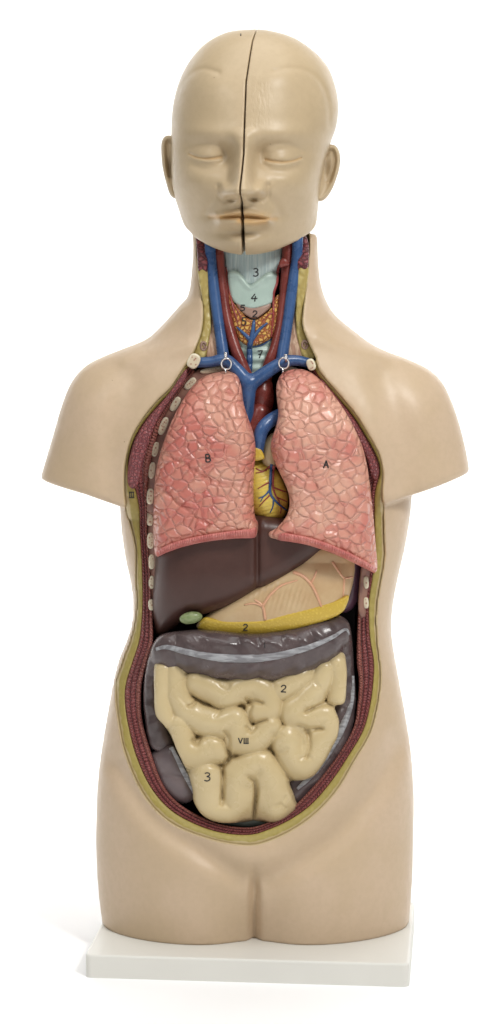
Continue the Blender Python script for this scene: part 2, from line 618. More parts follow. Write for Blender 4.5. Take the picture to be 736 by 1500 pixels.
M['stom'] = paint('stomach_cream', (0.55, 0.40, 0.225), (0.50, 0.34, 0.18), 40, 0.33)
M['omen'] = make_cells('omentum_yellow', (0.60, 0.43, 0.06), (0.53, 0.36, 0.045), 330, 0.32, 0.0006, 0.5, (0.66, 0.49, 0.09), strength=0.3)
M['stomart'] = paint('stomach_artery', (0.66, 0.38, 0.235), (0.62, 0.33, 0.195), 90, 0.3)
M['spleen'] = paint('spleen_purple', (0.10, 0.045, 0.075), (0.13, 0.06, 0.09), 50, 0.3)
M['colon'] = paint('colon_grey', (0.070, 0.050, 0.050), (0.098, 0.071, 0.070), 45, 0.24, 0.10)
M['caecum'] = paint('caecum_grey', (0.120, 0.090, 0.094), (0.145, 0.110, 0.110), 45, 0.33, 0.08)
M['taenia'] = make_fibres('taenia_pale', (0.20, 0.195, 0.205), (0.34, 0.345, 0.36), (45, 500, 330), 0.28)
M['gut'] = paint('small_intestine_cream', (0.57, 0.455, 0.255), (0.54, 0.425, 0.23), 30, 0.27, 0.05)
M['heart'] = paint('heart_yellow', (0.68, 0.52, 0.10), (0.58, 0.44, 0.08), 110, 0.3, 0.25)
M['heartpale'] = paint('auricle_beige', (0.48, 0.37, 0.22), (0.42, 0.32, 0.18), 80, 0.35)
M['ink'] = paint('black_ink', (0.012, 0.011, 0.012), (0.02, 0.018, 0.018), 80, 0.4)
M['bladder'] = paint('bladder_pale', (0.48, 0.55, 0.48), (0.40, 0.48, 0.42), 80, 0.35)
M['gold'] = paint('gold_edge', (0.56, 0.34, 0.13), (0.50, 0.29, 0.10), 80, 0.4)
mt = NT('bright_steel'); M['steel'] = mt.fin((0.62, 0.61, 0.60), 0.22, None, 0.5, Metallic=1.0)
M['board'] = paint('board_white', (0.71, 0.70, 0.65), (0.69, 0.68, 0.63), 9, 0.42, 0.05, 700)
M['paper'] = paint('backdrop_white', (0.93, 0.93, 0.93), (0.93, 0.93, 0.93), 5, 0.75, 0.0)

# ------------------------------------------------------------------ TORSO
STEP = 2.4
ug = np.arange(40, 712, STEP, dtype=np.float32)
vg = np.arange(322, 1432, STEP, dtype=np.float32)
wg = np.arange(-172, 190, STEP, dtype=np.float32)
WC = 20.0
S1 = spline([(440, 318), (365, 318), (298, 318), (284, 319), (284, 360), (282, 395), (277, 430), (262, 465), (238, 500), (212, 540), (192, 590), (182, 650),
             (177, 705), (176, 740), (178, 774), (184, 817), (191, 850), (195, 880), (194, 908), (187, 935), (174, 968),
             (166, 1000), (160, 1034), (152, 1080), (145, 1130), (142, 1180), (141, 1240), (144, 1300), (149, 1345),
             (155, 1400), (162, 1500), (240, 1560), (373, 1570), (500, 1560), (585, 1500), (594, 1400), (600, 1345), (604, 1290),
             (606, 1220), (606, 1150), (601, 1090), (592, 1035), (583, 985), (576, 945), (574, 915), (577, 880), (585, 840),
             (594, 800), (600, 765), (604, 725), (604, 680), (594, 620), (575, 565), (540, 515), (500, 475), (478, 440),
             (468, 405), (465, 370), (463, 347), (455, 343), (450, 332), (449, 319)], 5, True)
S2 = spline([(440, 318), (365, 318), (298, 318), (284, 319), (284, 360), (282, 395), (277, 430), (264, 447), (232, 482), (212, 498), (180, 511), (150, 523), (126, 536),
             (106, 558), (92, 590), (80, 630), (69, 668), (58, 705), (47, 745), (38, 800), (60, 860), (130, 880),
             (373, 890), (610, 880), (690, 860), (714, 800), (702, 740), (689, 690), (682, 655), (673, 620), (662, 588),
             (648, 560), (628, 541), (597, 526), (570, 516), (545, 504), (518, 484), (495, 465), (479, 445), (470, 420),
             (467, 395), (465, 370), (463, 347), (455, 343), (450, 332), (449, 319)], 5, True)
vgx = np.arange(322, 1590, STEP, dtype=np.float32)
ph1, sd1 = inflate(S1, ug, vgx)
ph1, sd1 = ph1[:, :len(vg)], sd1[:, :len(vg)]
ph2, sd2 = inflate(S2, ug, vg)
U2, V2 = np.meshgrid(ug, vg, indexing='ij')


def sat(ph, c, hm):
    h = np.sqrt(np.maximum(ph, 0) * c)
    h = h / (1 + (h / hm) ** 4) ** 0.25
    return np.where(ph > 0, h * h, np.minimum(ph * c, 0))


q1 = sat(ph1, 0.86, 175)
q2 = sat(ph2, 0.74, 165)

bump = np.zeros_like(U2)
def ridge(pts, amp, sig):
    global bump
    bump = bump + amp * np.exp(-0.5 * (line_d(spline(pts, 5), U2, V2) / sig) ** 2)
ridge([(276, 505), (235, 516), (185, 527)], 5, 9)
ridge([(466, 492), (505, 508), (560, 522)], 5, 9)
ridge([(262, 480), (215, 505)], -4, 10)
ridge([(482, 470), (530, 500)], -3, 10)
bump += 7 * gauss(U2, V2, 125, 590, 34, 45) + 7 * gauss(U2, V2, 630, 590, 34, 45)
ridge([(560, 560), (588, 640), (596, 715)], -7, 17)
ridge([(190, 560), (165, 640), (172, 725)], -6, 17)
bump += 6 * gauss(U2, V2, 545, 640, 24, 50)
ridge([(172, 1120), (225, 1196), (290, 1243), (352, 1284)], -13, 13)
ridge([(585, 1090), (535, 1175), (470, 1242), (392, 1286)], -13, 14)
bump += 9 * gauss(U2, V2, 370, 1262, 55, 22)
bump += 8 * gauss(U2, V2, 255, 1320, 50, 60) + 8 * gauss(U2, V2, 490, 1320, 50, 60)
cl = sstep(1252, 1305, V2)
bump -= cl * (16 * np.exp(-0.5 * ((U2 - 373) / 5.5) ** 2) + 26 * np.exp(-0.5 * ((U2 - 373) / 34) ** 2) * sstep(1270, 1385, V2))

W3 = wg[None, None, :]
front = np.clip((WC - W3) / 18, 0, 1)


def sheet(q, b):
    we = (W3 - WC) + (b[:, :, None] * front).astype(np.float32)
    q3 = q[:, :, None].astype(np.float32)
    return (we * we - q3) / (2 * np.sqrt(np.maximum(q3, 0) + 150))


F1 = sheet(q1, bump)
F2 = sheet(q2, bump)
# arm stumps end in flat cuts
lcut = np.interp(ug, [40, 58, 125, 183, 330, 373, 420, 565, 604, 640, 690, 712], [690, 701, 716, 735, 760, 764, 760, 728, 717, 706, 690, 684])
cut = V2 - lcut[:, None]
F2 = smax(F2, (cut[:, :, None] + (W3 - WC) * 0.13) * 0.95, 12)
FT = smin(F1, F2, 10)
del F1, F2
vb = V0 + FPX * (HC - TOP_Z + 0.0004) / (D + W3 * S)
FT = smax(FT, (vg[None, :, None] - vb).astype(np.float32), 3)

# front depth of the uncut body
neg = FT < 0
anyn = neg.any(2)
i0 = np.argmax(neg, 2)
i1 = np.maximum(i0 - 1, 0)
fa = np.take_along_axis(FT, i1[:, :, None], 2)[:, :, 0]; fb = np.take_along_axis(FT, i0[:, :, None], 2)[:, :, 0]
BW = np.where(anyn, wg[i1] + STEP * fa / np.where(fa - fb == 0, 1, fa - fb), WC)


def bodyw(u, v):
    x = np.clip((np.asarray(u, float) - ug[0]) / STEP, 0, len(ug) - 1.001); y = np.clip((np.asarray(v, float) - vg[0]) / STEP, 0, len(vg) - 1.001)
    i, j = x.astype(int), y.astype(int); a, b = x - i, y - j
    return (BW[i, j] * (1 - a) * (1 - b) + BW[i + 1, j] * a * (1 - b) + BW[i, j + 1] * (1 - a) * b + BW[i + 1, j + 1] * a * b)


# cut-away opening: skin/fat edge F, fat/muscle edge M_, muscle/cavity edge I
TR = [((276, 529), (279, 532), (285, 545)), ((252, 566), (255, 569), (264, 573)), ((230, 588), (234, 591), (249, 597)),
      ((207, 617), (210.5, 619), (237, 618)), ((192, 645), (195.5, 646), (229, 647)), ((184, 680), (188, 681), (221, 680)),
      ((183, 716), (197, 713), (217, 714)), ((186, 746), (204, 742), (216, 745)), ((194, 776), (205, 776), (216, 776)),
      ((200, 806), (207, 806), (218, 806)), ((200, 840), (208.5, 840), (221, 840)), ((201, 874), (209, 874), (222, 874)),
      ((200, 903), (208, 904), (224, 905)), ((193, 936), (204, 938), (224, 941)), ((181, 968), (194, 970), (217, 966)),
      ((171, 1000), (185, 1000), (209, 997)), ((171, 1024), (183, 1024), (207, 1024)), ((175, 1058), (187, 1057), (209, 1056)),
      ((184, 1102), (199, 1105), (222, 1103)), ((205, 1153), (219, 1150), (237, 1144)), ((230, 1187), (246, 1183), (257, 1172)),
      ((262, 1211), (279, 1204), (290, 1194)), ((315, 1230), (321, 1219), (329, 1208)), ((366, 1237), (365, 1223), (366, 1212)),
      ((401, 1228), (397, 1214), (394, 1204)), ((436, 1210), (428, 1199), (420, 1190)), ((467, 1186), (458, 1177), (446, 1166)),
      ((495, 1154), (487, 1143), (474, 1134)), ((518, 1115), (511, 1107), (499, 1100)), ((540, 1078), (532, 1071), (518, 1065)),
      ((551, 1043), (542, 1036), (524, 1030)), ((557, 1004), (547, 1000), (526, 997)), ((557, 978), (548, 969), (523, 972)),
      ((553, 945), (543, 938), (523, 940)), ((551, 909), (541, 909), (524, 909)), ((553, 880), (541, 880), (526, 880)),
      ((558, 850), (545, 852), (530, 850)), ((563, 820), (549, 822), (533, 820)), ((563, 790), (550, 790), (534, 790)),
      ((562, 754), (549, 754), (533, 754)), ((560, 723), (550, 721), (531, 723)), ((561, 692), (557, 690), (529, 694)),
      ((555, 664), (551, 666), (522, 672)), ((537, 632), (533, 634), (510, 645)), ((519, 604), (515, 606), (497, 617)),
      ((490, 570), (486, 573), (477, 582)), ((469, 545), (465, 548), (459, 556)), ((463, 528), (459, 531), (454, 541))]
TRa = np.array(TR, float)
NB = 640
Fc = spline(TRa[:, 0], 12); Mc = spline(TRa[:, 1], 12); Ic = spline(TRa[:, 2], 12)
dd = np.r_[0, np.cumsum(np.linalg.norm(np.diff(Mc, axis=0), axis=1))]
tt = np.linspace(0, dd[-1], NB)
def rs(p): return np.stack([np.interp(tt, dd, p[:, k]) for k in (0, 1)], -1)
Fc, Mc, Ic = rs(Fc), rs(Mc), rs(Ic)
neckR = spline([(463, 525), (454, 506), (445, 484), (443, 468), (446, 440), (449, 416), (451.5, 391), (453.5, 360), (452, 338), (449, 316)], 5)
neckL = spline([(290, 316), (289, 345), (289, 368), (291.5, 398), (295, 428), (298.5, 454), (297.4, 475), (293.8, 493), (283.5, 518), (276, 529)], 5)
opening = np.concatenate([Fc[::3], neckR, neckL[:-1]])
sdo = poly_sd(opening, U2, V2)
wcut = WC + 0.5 * np.sqrt(np.maximum(np.maximum(q1, 0), 400))
carve = np.maximum(sdo[:, :, None], W3 - wcut[:, :, None]).astype(np.float32)
FT = smax(FT, -carve, 3.0)

base_pt = (0.003, 0.0, TOP_Z)
torso = tag(empty('anatomical_torso', base_pt),
            'beige limbless human torso model opened from neck to belly, standing on the white board', 'anatomical model')
sk = net_obj('skin_shell', FT, (ug[0], vg[0], wg[0]), (STEP,) * 3, M['skin'], torso,
             attr=lambda q: {'rim': 0.7 * sstep(3.4, 0.8, np.abs(poly_sd(opening, q[:, 0], q[:, 1])))})
del FT, carve, neg


def smooth1(a, n):
    k = np.ones(n) / n
    return np.convolve(np.pad(a, n // 2, 'edge'), k, 'valid')[:len(a)]


def band_w(p, recess):
    w = smooth1(bodyw(p[:, 0], p[:, 1]), 15)
    return WC - (WC - w) * (1 - recess) + 2


wF = band_w(Fc, 0.02)
wI_raw = band_w(Ic, 0.22)
wI = np.maximum(wI_raw, wF - 34)
wI = smooth1(wI, 21)


def strip(A, B, wa, wb, nsub, amp, name, mat, recess0=0.0, per=7, back=12):
    """a closed, ridged moulding running between two curves"""
    n = len(A)
    prof = []
    for s in range(nsub):
        for k in range(per):
            prof.append((s + k / per, amp * math.sin(math.pi * k / per) ** 0.8))
    prof.append((nsub, 0))
    ver, uv = [], []
    for x, a in prof:
        t = x / nsub
        p = A * (1 - t) + B * t
        w = wa * (1 - t) + wb * t - a
        ver.append(np.c_[p, w])
        uv.append(np.c_[tt, np.full(n, min(x, nsub - 0.001))])
    ver.append(np.c_[B, wb + back]); uv.append(np.c_[tt, np.full(n, nsub - 0.001)])
    ver.append(np.c_[A, wa + back]); uv.append(np.c_[tt, np.zeros(n)])
    m = len(ver)
    V_ = np.concatenate(ver); UV = np.concatenate(uv)
    fc = []
    for j in range(m):
        j2 = (j + 1) % m
        a = np.arange(n - 1)
        fc.append(np.stack([j * n + a, j * n + a + 1, j2 * n + a + 1, j2 * n + a], 1))
    fc = np.concatenate(fc)
    o = link(name, P(V_), fc[:, ::-1].copy(), mat, uvs=UV)
    BV[name] = BVHTree.FromPolygons([tuple(p) for p in V_], [tuple(map(int, q)) for q in fc])
    return child(o, torso)


wM = wF * 0.62 + wI * 0.38
# step the muscle slightly below the fat
strip(Fc + (Fc - Mc) * 0.03, Mc, wF + 4, wM + 1, 1, 2.0, 'fat_layer', M['fat'])
strip(Mc, Ic, wM + 3.5, wI + 5, 3, 5.0, 'muscle_layer', M['muscle'], back=26)

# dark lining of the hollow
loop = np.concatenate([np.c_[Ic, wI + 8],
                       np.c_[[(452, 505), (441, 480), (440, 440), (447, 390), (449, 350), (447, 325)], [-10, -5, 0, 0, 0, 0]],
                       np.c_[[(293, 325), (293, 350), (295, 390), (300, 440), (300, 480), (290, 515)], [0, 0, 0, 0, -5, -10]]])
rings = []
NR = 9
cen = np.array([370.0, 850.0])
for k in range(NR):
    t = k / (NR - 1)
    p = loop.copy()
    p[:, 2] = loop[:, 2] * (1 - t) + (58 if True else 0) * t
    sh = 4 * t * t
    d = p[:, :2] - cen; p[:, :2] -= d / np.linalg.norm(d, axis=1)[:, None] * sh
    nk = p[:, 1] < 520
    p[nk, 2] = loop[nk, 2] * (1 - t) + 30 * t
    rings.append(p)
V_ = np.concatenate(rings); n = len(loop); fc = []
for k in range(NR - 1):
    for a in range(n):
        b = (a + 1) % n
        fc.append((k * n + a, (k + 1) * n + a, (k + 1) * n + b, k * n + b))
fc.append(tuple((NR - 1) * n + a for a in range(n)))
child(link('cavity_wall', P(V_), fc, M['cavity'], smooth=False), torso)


# ------------------------------------------------------------------ generic moulded organ
def relief(name, poly, wfront, thick, R, mat, parent=None, step=1.6, pre=5, post=None, bvh=None, attr=None, add=None, pad=6):
    p = spline(poly, pre, True) if pre else np.asarray(poly, float)
    a0, b0 = p.min(0) - pad; a1, b1 = p.max(0) + pad
    u = np.arange(a0, a1, step, dtype=np.float32); v = np.arange(b0, b1, step, dtype=np.float32)
    U, V = np.meshgrid(u, v, indexing='ij')
    d2 = poly_sd(p, U, V)
    wf = wfront(U, V) if callable(wfront) else np.full(U.shape, float(wfront))
    wf = wf.astype(np.float32)
    lo, hi = float(wf.min()) - 8, float(wf.max()) + thick + 6
    w = np.arange(lo - (14 if add else 0), hi, step, dtype=np.float32)
    W = w[None, None, :]
    a = (d2 + R)[:, :, None]; b = np.abs(W - (wf + thick / 2)[:, :, None]) - (thick / 2 - R)
    F = np.minimum(np.maximum(a, b), 0) + np.hypot(np.maximum(a, 0), np.maximum(b, 0)) - R
    if add: F = add(F, U, V, W)
    return net_obj(name, F, (u[0], v[0], w[0]), (step,) * 3, mat, parent, post, attr, bvh)


def tube_sdf(paths, U, V, W, k=2.0, n=4):
    """union of rounded tubes on a grid; paths: lists of (u,v,w,r)"""
    F = None
    for path in paths:
        q = spline(path, n) if len(path) > 2 else np.asarray(path, float)
        G = np.full(np.broadcast(U, V, W).shape, 1e3, np.float32)
        for i in range(len(q) - 1):
            a, b = q[i], q[i + 1]
            rm = max(a[3], b[3]) + 9
            us, vs, ws = U[:, 0, 0], V[0, :, 0], W[0, 0, :]
            iu = np.where((us > min(a[0], b[0]) - rm) & (us < max(a[0], b[0]) + rm))[0]
            iv = np.where((vs > min(a[1], b[1]) - rm) & (vs < max(a[1], b[1]) + rm))[0]
            iw = np.where((ws > min(a[2], b[2]) - rm) & (ws < max(a[2], b[2]) + rm))[0]
            if not (len(iu) and len(iv) and len(iw)): continue
            sl = (slice(iu[0], iu[-1] + 1), slice(iv[0], iv[-1] + 1), slice(iw[0], iw[-1] + 1))
            u_, v_, w_ = U[sl[0]], V[:, sl[1]], W[:, :, sl[2]]
            e = (b - a)[:3]; L = float((e * e).sum()) + 1e-9
            t = np.clip(((u_ - a[0]) * e[0] + (v_ - a[1]) * e[1] + (w_ - a[2]) * e[2]) / L, 0, 1)
            d = np.sqrt((u_ - a[0] - t * e[0]) ** 2 + (v_ - a[1] - t * e[1]) ** 2 + (w_ - a[2] - t * e[2]) ** 2)
            G[sl] = np.minimum(G[sl], d - (a[3] + t * (b[3] - a[3])))
        F = G if F is None else smin(F, G, k)
    return F


def tubes_net(name, paths, mat, parent, k=3.0, step=1.3, bvh=None, squash=None):
    al = np.concatenate([np.asarray(p, float) for p in paths])
    m = al[:, 3].max() + 6
    u = np.arange(al[:, 0].min() - m, al[:, 0].max() + m, step, dtype=np.float32)
    v = np.arange(al[:, 1].min() - m, al[:, 1].max() + m, step, dtype=np.float32)
    w = np.arange(al[:, 2].min() - m, al[:, 2].max() + m, step, dtype=np.float32)
    F = tube_sdf(paths, u[:, None, None], v[None, :, None], w[None, None, :], k)
    return net_obj(name, F, (u[0], v[0], w[0]), (step,) * 3, mat, parent, bvh=bvh)


# ------------------------------------------------------------------ torso parts: chest wall
def bw_off(off, rec=0.1):
    return lambda U, V: (WC - (WC - bodyw(U, V)) * (1 - rec) + off)

relief('chest_muscle', [(272, 541), (250, 573), (233, 594), (214, 617), (198, 645), (190, 672), (187, 694), (188, 710), (195, 716),
                        (202, 711), (205, 700), (209, 680), (216, 655), (226, 628), (238, 604), (254, 581), (272, 556)],
       bw_off(-8, 0.03), 26, 5, M['pec'], torso)
relief('chest_muscle', [(470, 554), (489, 575), (514, 607), (532, 635), (549, 668), (556, 690), (552, 702), (545, 698), (536, 668), (520, 640), (500, 612), (480, 584)],
       bw_off(0, 0.05), 20, 5, M['pec'], torso)
rail = relief('rib_groove', [(279, 549), (261, 576), (243, 604), (229, 644), (221, 676), (216, 714), (215, 770), (216, 829), (219, 880), (221, 905), (225, 905), (232, 880),
                      (236, 829), (236, 770), (238, 714), (243, 676), (252, 644), (265, 604), (283, 578), (297, 556), (330, 546), (350, 552), (340, 540), (300, 538)],
       bw_off(8, 0.2), 20, 4, M['rail'], torso, bvh='rail')
relief('rib_groove', [(530, 828), (527, 850), (525, 880), (526, 900), (533, 906), (541, 896), (544, 870), (545, 840), (545, 820), (536, 818)],
       bw_off(3, 0.16), 18, 4, M['rail'], torso, bvh='rail2')


def rib(u, v, L, wd, ang, keys, off=0.0, name='rib', wset=None):
    w = surf_w(keys, u, v) if wset is None else wset
    a = math.radians(ang)
    pts = []
    for k in range(16):
        t = 2 * math.pi * k / 16
        x, y = L / 2 * math.copysign(abs(math.cos(t)) ** 0.75, math.cos(t)), wd / 2 * math.copysign(abs(math.sin(t)) ** 0.75, math.sin(t))
        pts.append((u + x * math.cos(a) - y * math.sin(a), v + x * math.sin(a) + y * math.cos(a)))
    pp = np.array(pts)

    def attr(ver):
        d = poly_sd(pp, ver[:, 0], ver[:, 1])
        return {'core': np.clip((-d - 1.8) / 1.2, 0, 1)}
    w0 = w - 3.5 + off
    return relief(name, pts, w0, 12, 3, M['rib'], torso, step=1.0, pre=0, attr=attr)


RK = ['rail', 'muscle_layer']
for u, v, L, wd, an in [(279, 562, 22, 11, -47), (257, 592, 24, 11, -60), (239.5, 624, 28, 11, -68), (228, 658, 22, 10, -76),
                        (223, 689, 25, 10, -82), (220.5, 727, 24, 11, -86), (220, 759, 23, 11, -90), (221, 792, 24, 11, -90),
                        (222.5, 823, 22, 10, 90), (222.5, 853, 20, 9, 90), (222, 886, 17, 9, 86)]:
    rib(u, v, L, wd, an, RK)
rib(536.5, 853, 19, 8, 86, ['rail2', 'muscle_layer']); rib(536.5, 883, 17, 8, 86, ['rail2', 'muscle_layer'])
wcl = float(bodyw(284, 528)) + 2
rib(284, 529, 23, 18, -62, None, name='collarbone', wset=wcl + 2)
wcr = float(bodyw(456, 533)) + 4
rib(456, 534, 18, 13, 70, None, name='collarbone', wset=wcr)
rib(313, 542, 40, 9, -8, None, name='rib', wset=-46)
rib(425, 541, 28, 9, 10, None, name='rib', wset=-46)

# ------------------------------------------------------------------ torso parts: neck
relief('neck_fat', [(290, 392), (304, 394), (307, 430), (310, 462), (309, 485), (305, 505), (300, 525), (281, 526), (291, 500), (297, 476), (298, 450), (294, 424)],
       lambda U, V: -34 - 16 * sstep(440, 525, V) + 0 * U, 26, 4, M['neckfat'], torso, bvh='nfl')
relief('neck_fat', [(437, 392), (452, 391), (450, 416), (446, 440), (443.5, 468), (445.5, 484), (455, 506), (462, 525), (445, 526), (438, 505), (434, 480), (433, 440)],
       lambda U, V: -34 - 16 * sstep(440, 525, V) + 0 * U, 26, 4, M['neckfat'], torso, bvh='nfr')
relief('neck_muscle', [(288, 340), (304, 340), (304, 396), (300, 397), (296, 395), (291, 397), (289, 370)], lambda U, V: -8 - 28 * sstep(345, 390, V) + 0 * U, 36, 4, M['neckmus'], torso)
relief('neck_muscle', [(436, 338), (446, 342), (452, 354), (453, 372), (451, 392), (445, 395), (440, 392), (436, 394)], lambda U, V: -8 - 28 * sstep(345, 390, V) + 0 * U, 36, 4, M['neckmus'], torso)
relief('strap_muscle', [(308, 455), (314, 462), (318, 490), (324, 526), (303, 526), (305, 500)], lambda U, V: -28 - 20 * sstep(450, 525, V) + 0 * U, 20, 3, M['strand'], torso)
relief('strap_muscle', [(433, 452), (437, 470), (440, 500), (447, 526), (418, 526), (424, 490)], lambda U, V: -28 - 20 * sstep(450, 525, V) + 0 * U, 20, 3, M['strand'], torso)
for u, v, k in ((298.5, 507, 'nfl'), (447, 505, 'nfr')):
    tube_obj('lymph_node', [[(u + 4 * math.cos(t), v + 6 * math.sin(t), surf_w([k], u, v) - 0.5, 1.7) for t in np.linspace(0, 5.9, 9)],
                            [(u - 1, v - 3, surf_w([k], u, v) - 0.5, 1.3), (u + 1, v, surf_w([k], u, v) - 0.5, 1.3), (u, v + 4, surf_w([k], u, v) - 0.5, 1.3)]],
             M['cric'], torso, 6, 2)

tubes_net('jugular_vein', [[(307, 335, -18, 8), (309, 377, -24, 8), (314, 425, -32, 8), (320, 470, -40, 8), (325, 505, -48, 8.5), (328, 528, -53, 9)]], M['vein'], torso)
tubes_net('jugular_vein', [[(437, 335, -18, 8), (435, 377, -24, 8), (428, 425, -32, 8), (422, 470, -40, 8), (416, 508, -48, 8.5), (413, 530, -53, 9)]], M['vein'], torso)
tubes_net('carotid_artery', [[(318, 335, -8, 8.5), (321, 384, -16, 8.5), (327, 432, -24, 8.5), (333, 470, -32, 8.5), (343, 505, -40, 8.5), (357, 540, -46, 9), (370, 570, -46, 9)]], M['artery'], torso)
tubes_net('carotid_artery', [[(424, 335, -8, 8), (421, 384, -16, 8.5), (418, 432, -24, 8.5), (413, 472, -32, 8.5), (405, 506, -40, 8.5), (395, 533, -44, 9), (387, 560, -38, 10), (382, 590, -34, 10)]], M['artery'], torso)
tubes_net('vena_cava', [[(290, 531, -50, 7.5), (310, 530, -54, 8), (330, 527, -58, 9), (347, 541, -62, 9.5), (363, 561, -64, 11)],
                        [(453, 532, -50, 7.5), (434, 528, -54, 8), (414, 531, -58, 9), (388, 547, -62, 10), (366, 563, -64, 11)],
                        [(365, 560, -64, 11), (363, 578, -64, 11.5), (361, 600, -60, 11.5), (360, 630, -55, 11.5)]], M['vein'], torso, k=5)
tubes_net('aortic_arch', [[(384, 566, -36, 16), (384, 580, -38, 18), (383, 601, -36, 17)]], M['artery'], torso)

# larynx, thyroid and windpipe
def lary(U, V): return -6 - 22 * np.sqrt(np.clip(1 - ((U - 370) / 46) ** 2, 0, 1)) - 12 * sstep(400, 530, V)
relief('throat_membrane', [(329, 345), (411, 345), (412, 385), (408, 402), (390, 410), (366, 418), (345, 408), (333, 398), (329, 380)], lambda U, V: lary(U, V) + 4, 26, 4, M['memb'], torso, bvh='memb')
relief('larynx', [(334, 402), (339, 396), (347, 396), (356, 405), (366, 417), (377, 410), (390, 400), (400, 398), (407, 403), (406, 416), (401, 432), (399, 443), (385, 449), (368, 452),
                  (352, 448), (341, 440), (336, 424)], lambda U, V: lary(U, V) - 3, 26, 4, M['cart'], torso, bvh='lar', step=1.2,
       post=lambda q: np.c_[q[:, :2], q[:, 2] - 2.5 * np.exp(-0.5 * (line_d([(338, 402), (347, 402), (357, 412), (366, 423), (378, 416), (392, 405), (402, 404)], q[:, 0], q[:, 1]) / 2.6) ** 2)])
relief('cricoid', [(346, 443), (358, 446), (372, 450), (388, 446), (396, 443), (397, 450), (386, 460), (374, 467), (362, 463), (350, 453)], lambda U, V: lary(U, V) - 2, 24, 4, M['cric'], torso, bvh='cric', step=1.2)
relief('thyroid_gland', [(335, 428), (341, 440), (347, 449), (355, 458), (363, 466), (374, 469), (384, 463), (394, 455), (401, 446), (403, 436), (411, 431), (411, 450), (409, 472), (404, 490), (395, 498),
                         (380, 505), (364, 507), (351, 498), (343, 482), (337, 460), (333, 440)], lambda U, V: lary(U, V) - 5, 26, 6, M['thyr'], torso, bvh='thy', step=1.2)
relief('windpipe', [(340, 470), (402, 470), (404, 500), (396, 530), (388, 560), (350, 560), (346, 530), (338, 500)], lambda U, V: lary(U, V) + 3, 30, 6, M['cart'], torso, bvh='wind',
       post=lambda q: np.c_[q[:, :2], q[:, 2] + 1.2 * np.cos(q[:, 1] * 2 * math.pi / 13)])
NK = ['lar', 'thy', 'wind', 'cric', 'memb']
surf_lines('thyroid_vein', NK, [([(364, 552), (366, 530), (366, 509), (370, 490), (372.5, 470)], [5, 4.6, 4.2, 3.6, 2.2], 1.5),
                                ([(368, 500), (380, 483), (392, 473)], [3.2, 2.6, 1.4], 1), ([(366, 497), (359, 490), (347, 479)], [3.2, 2.4, 1.2], 1),
                                ([(371, 508), (384, 505), (398, 496)], [1.6, 1.6, 1.2], 0.5)], M['vein'], torso, 10)
surf_lines('thyroid_artery', NK, [([(410, 388), (407, 398), (406, 414), (401, 431), (401, 455), (399, 478), (398, 494)], [2.4, 2.2, 2, 1.8, 1.6, 1.4, 1], 0.8),
                                  ([(331, 391), (334, 414), (338, 433), (342, 452), (349, 472)], [2.0, 1.8, 1.6, 1.2, 0.8], 0.6),
                                  ([(401, 458), (393, 462), (385, 470)], [1.2, 0.9, .6], 0.4), ([(339, 440), (348, 455), (355, 468)], [1.2, 0.9, .6], 0.4)], M['artery_thin'], torso, 8)
relief('artery_stump', [(409, 384), (414, 378), (421, 380), (424, 388), (416, 391), (410, 392)], -44, 24, 4, M['artery'], torso)
mark(NK, [('3', 375, 399, 8, 11)], torso); mark(NK, [('4', 373, 436, 9, 11)], torso)
mark(NK, [('5', 356, 451, 7, 8)], torso); mark(NK, [('2', 374, 460, 7, 9)], torso)
mark(NK, [('5', 358, 471, 7, 11)], torso); mark(NK, [('7', 381, 519, 7, 11)], torso)

# lung hooks
for (pu, pv, ru, rv) in ((331, 518, 332, 533), (419, 521, 416, 532)):
    hk = tube_obj('hook', [[(pu, pv - 2, -84, 2.4), (pu, pv + 6, -80, 2.4), (pu, pv + 9, -62, 2.2), (pu, pv + 10, -50, 2.2)]], M['steel'], torso, 10)
    tube_obj('ring', [[(ru + 7.2 * math.sin(t), rv + 8 * math.cos(t), -80 + 3 * math.cos(t), 1.5) for t in np.linspace(-0.2, 5.9, 15)]
                      + [(ru - 1, rv + 12, -78, 1.5), (ru - 2.5, rv + 15, -74, 1.4)]], M['steel'], hk, 8)

# spleen and bladder stay in the torso
relief('spleen', [(500, 800), (528, 815), (530, 845), (527, 875), (516, 892), (500, 898), (488, 880), (490, 830)], -40, 60, 14, M['spleen'], torso)
relief('bladder', [(310, 1185), (350, 1190), (400, 1188), (405, 1200), (385, 1210), (350, 1211), (318, 1204)], -58, 40, 10, M['bladder'], torso)
mark(['fat_layer', 'muscle_layer'], [('I', 190, 725, 3, 8, 0.0), ('I', 193.5, 725, 3, 8, 0.0), ('I', 197, 725, 3, 8, 0.0)] and
     [('I', 190.5, 725, 3, 7, 0, .8), ('I', 193.3, 725, 3, 7, 0, .8), ('I', 196, 725, 3, 7, 0, .8), ('-', 193, 721, 8, 3, 0, .8), ('-', 193, 729, 8, 3, 0, .8)], torso, 'numeral_mark')

# ------------------------------------------------------------------ LUNGS
LL = [(301, 551), (317, 545.5), (335, 543.5), (348, 549), (354, 567), (357.5, 592), (364.5, 614), (372, 636), (375, 660), (373, 686), (371.6, 714), (372.5, 745),
      (375, 760), (378.5, 766), (377, 782), (371, 787), (345, 788), (307, 792), (273, 799), (245, 808), (232, 815), (227, 810), (225, 785), (225, 751), (226, 723), (228, 695),
      (234, 667), (241, 645), (253, 614), (270, 583), (287, 561)]
RL = [(405, 567), (410, 551), (421, 543), (437, 540.5), (453, 544), (469, 556), (487, 576), (505, 601), (519, 626), (530, 651), (537, 676), (542, 707), (545.5, 739), (548.5, 770),
      (551.5, 807), (553, 831), (548, 838), (525, 827), (500, 815), (475, 805), (444, 796), (412, 791), (396, 787), (394, 780), (403, 775), (414, 764), (422, 751), (424.5, 732),
      (420, 714), (411, 695), (402, 676), (397, 657), (398.5, 642), (404, 626), (408, 607), (406, 585)]


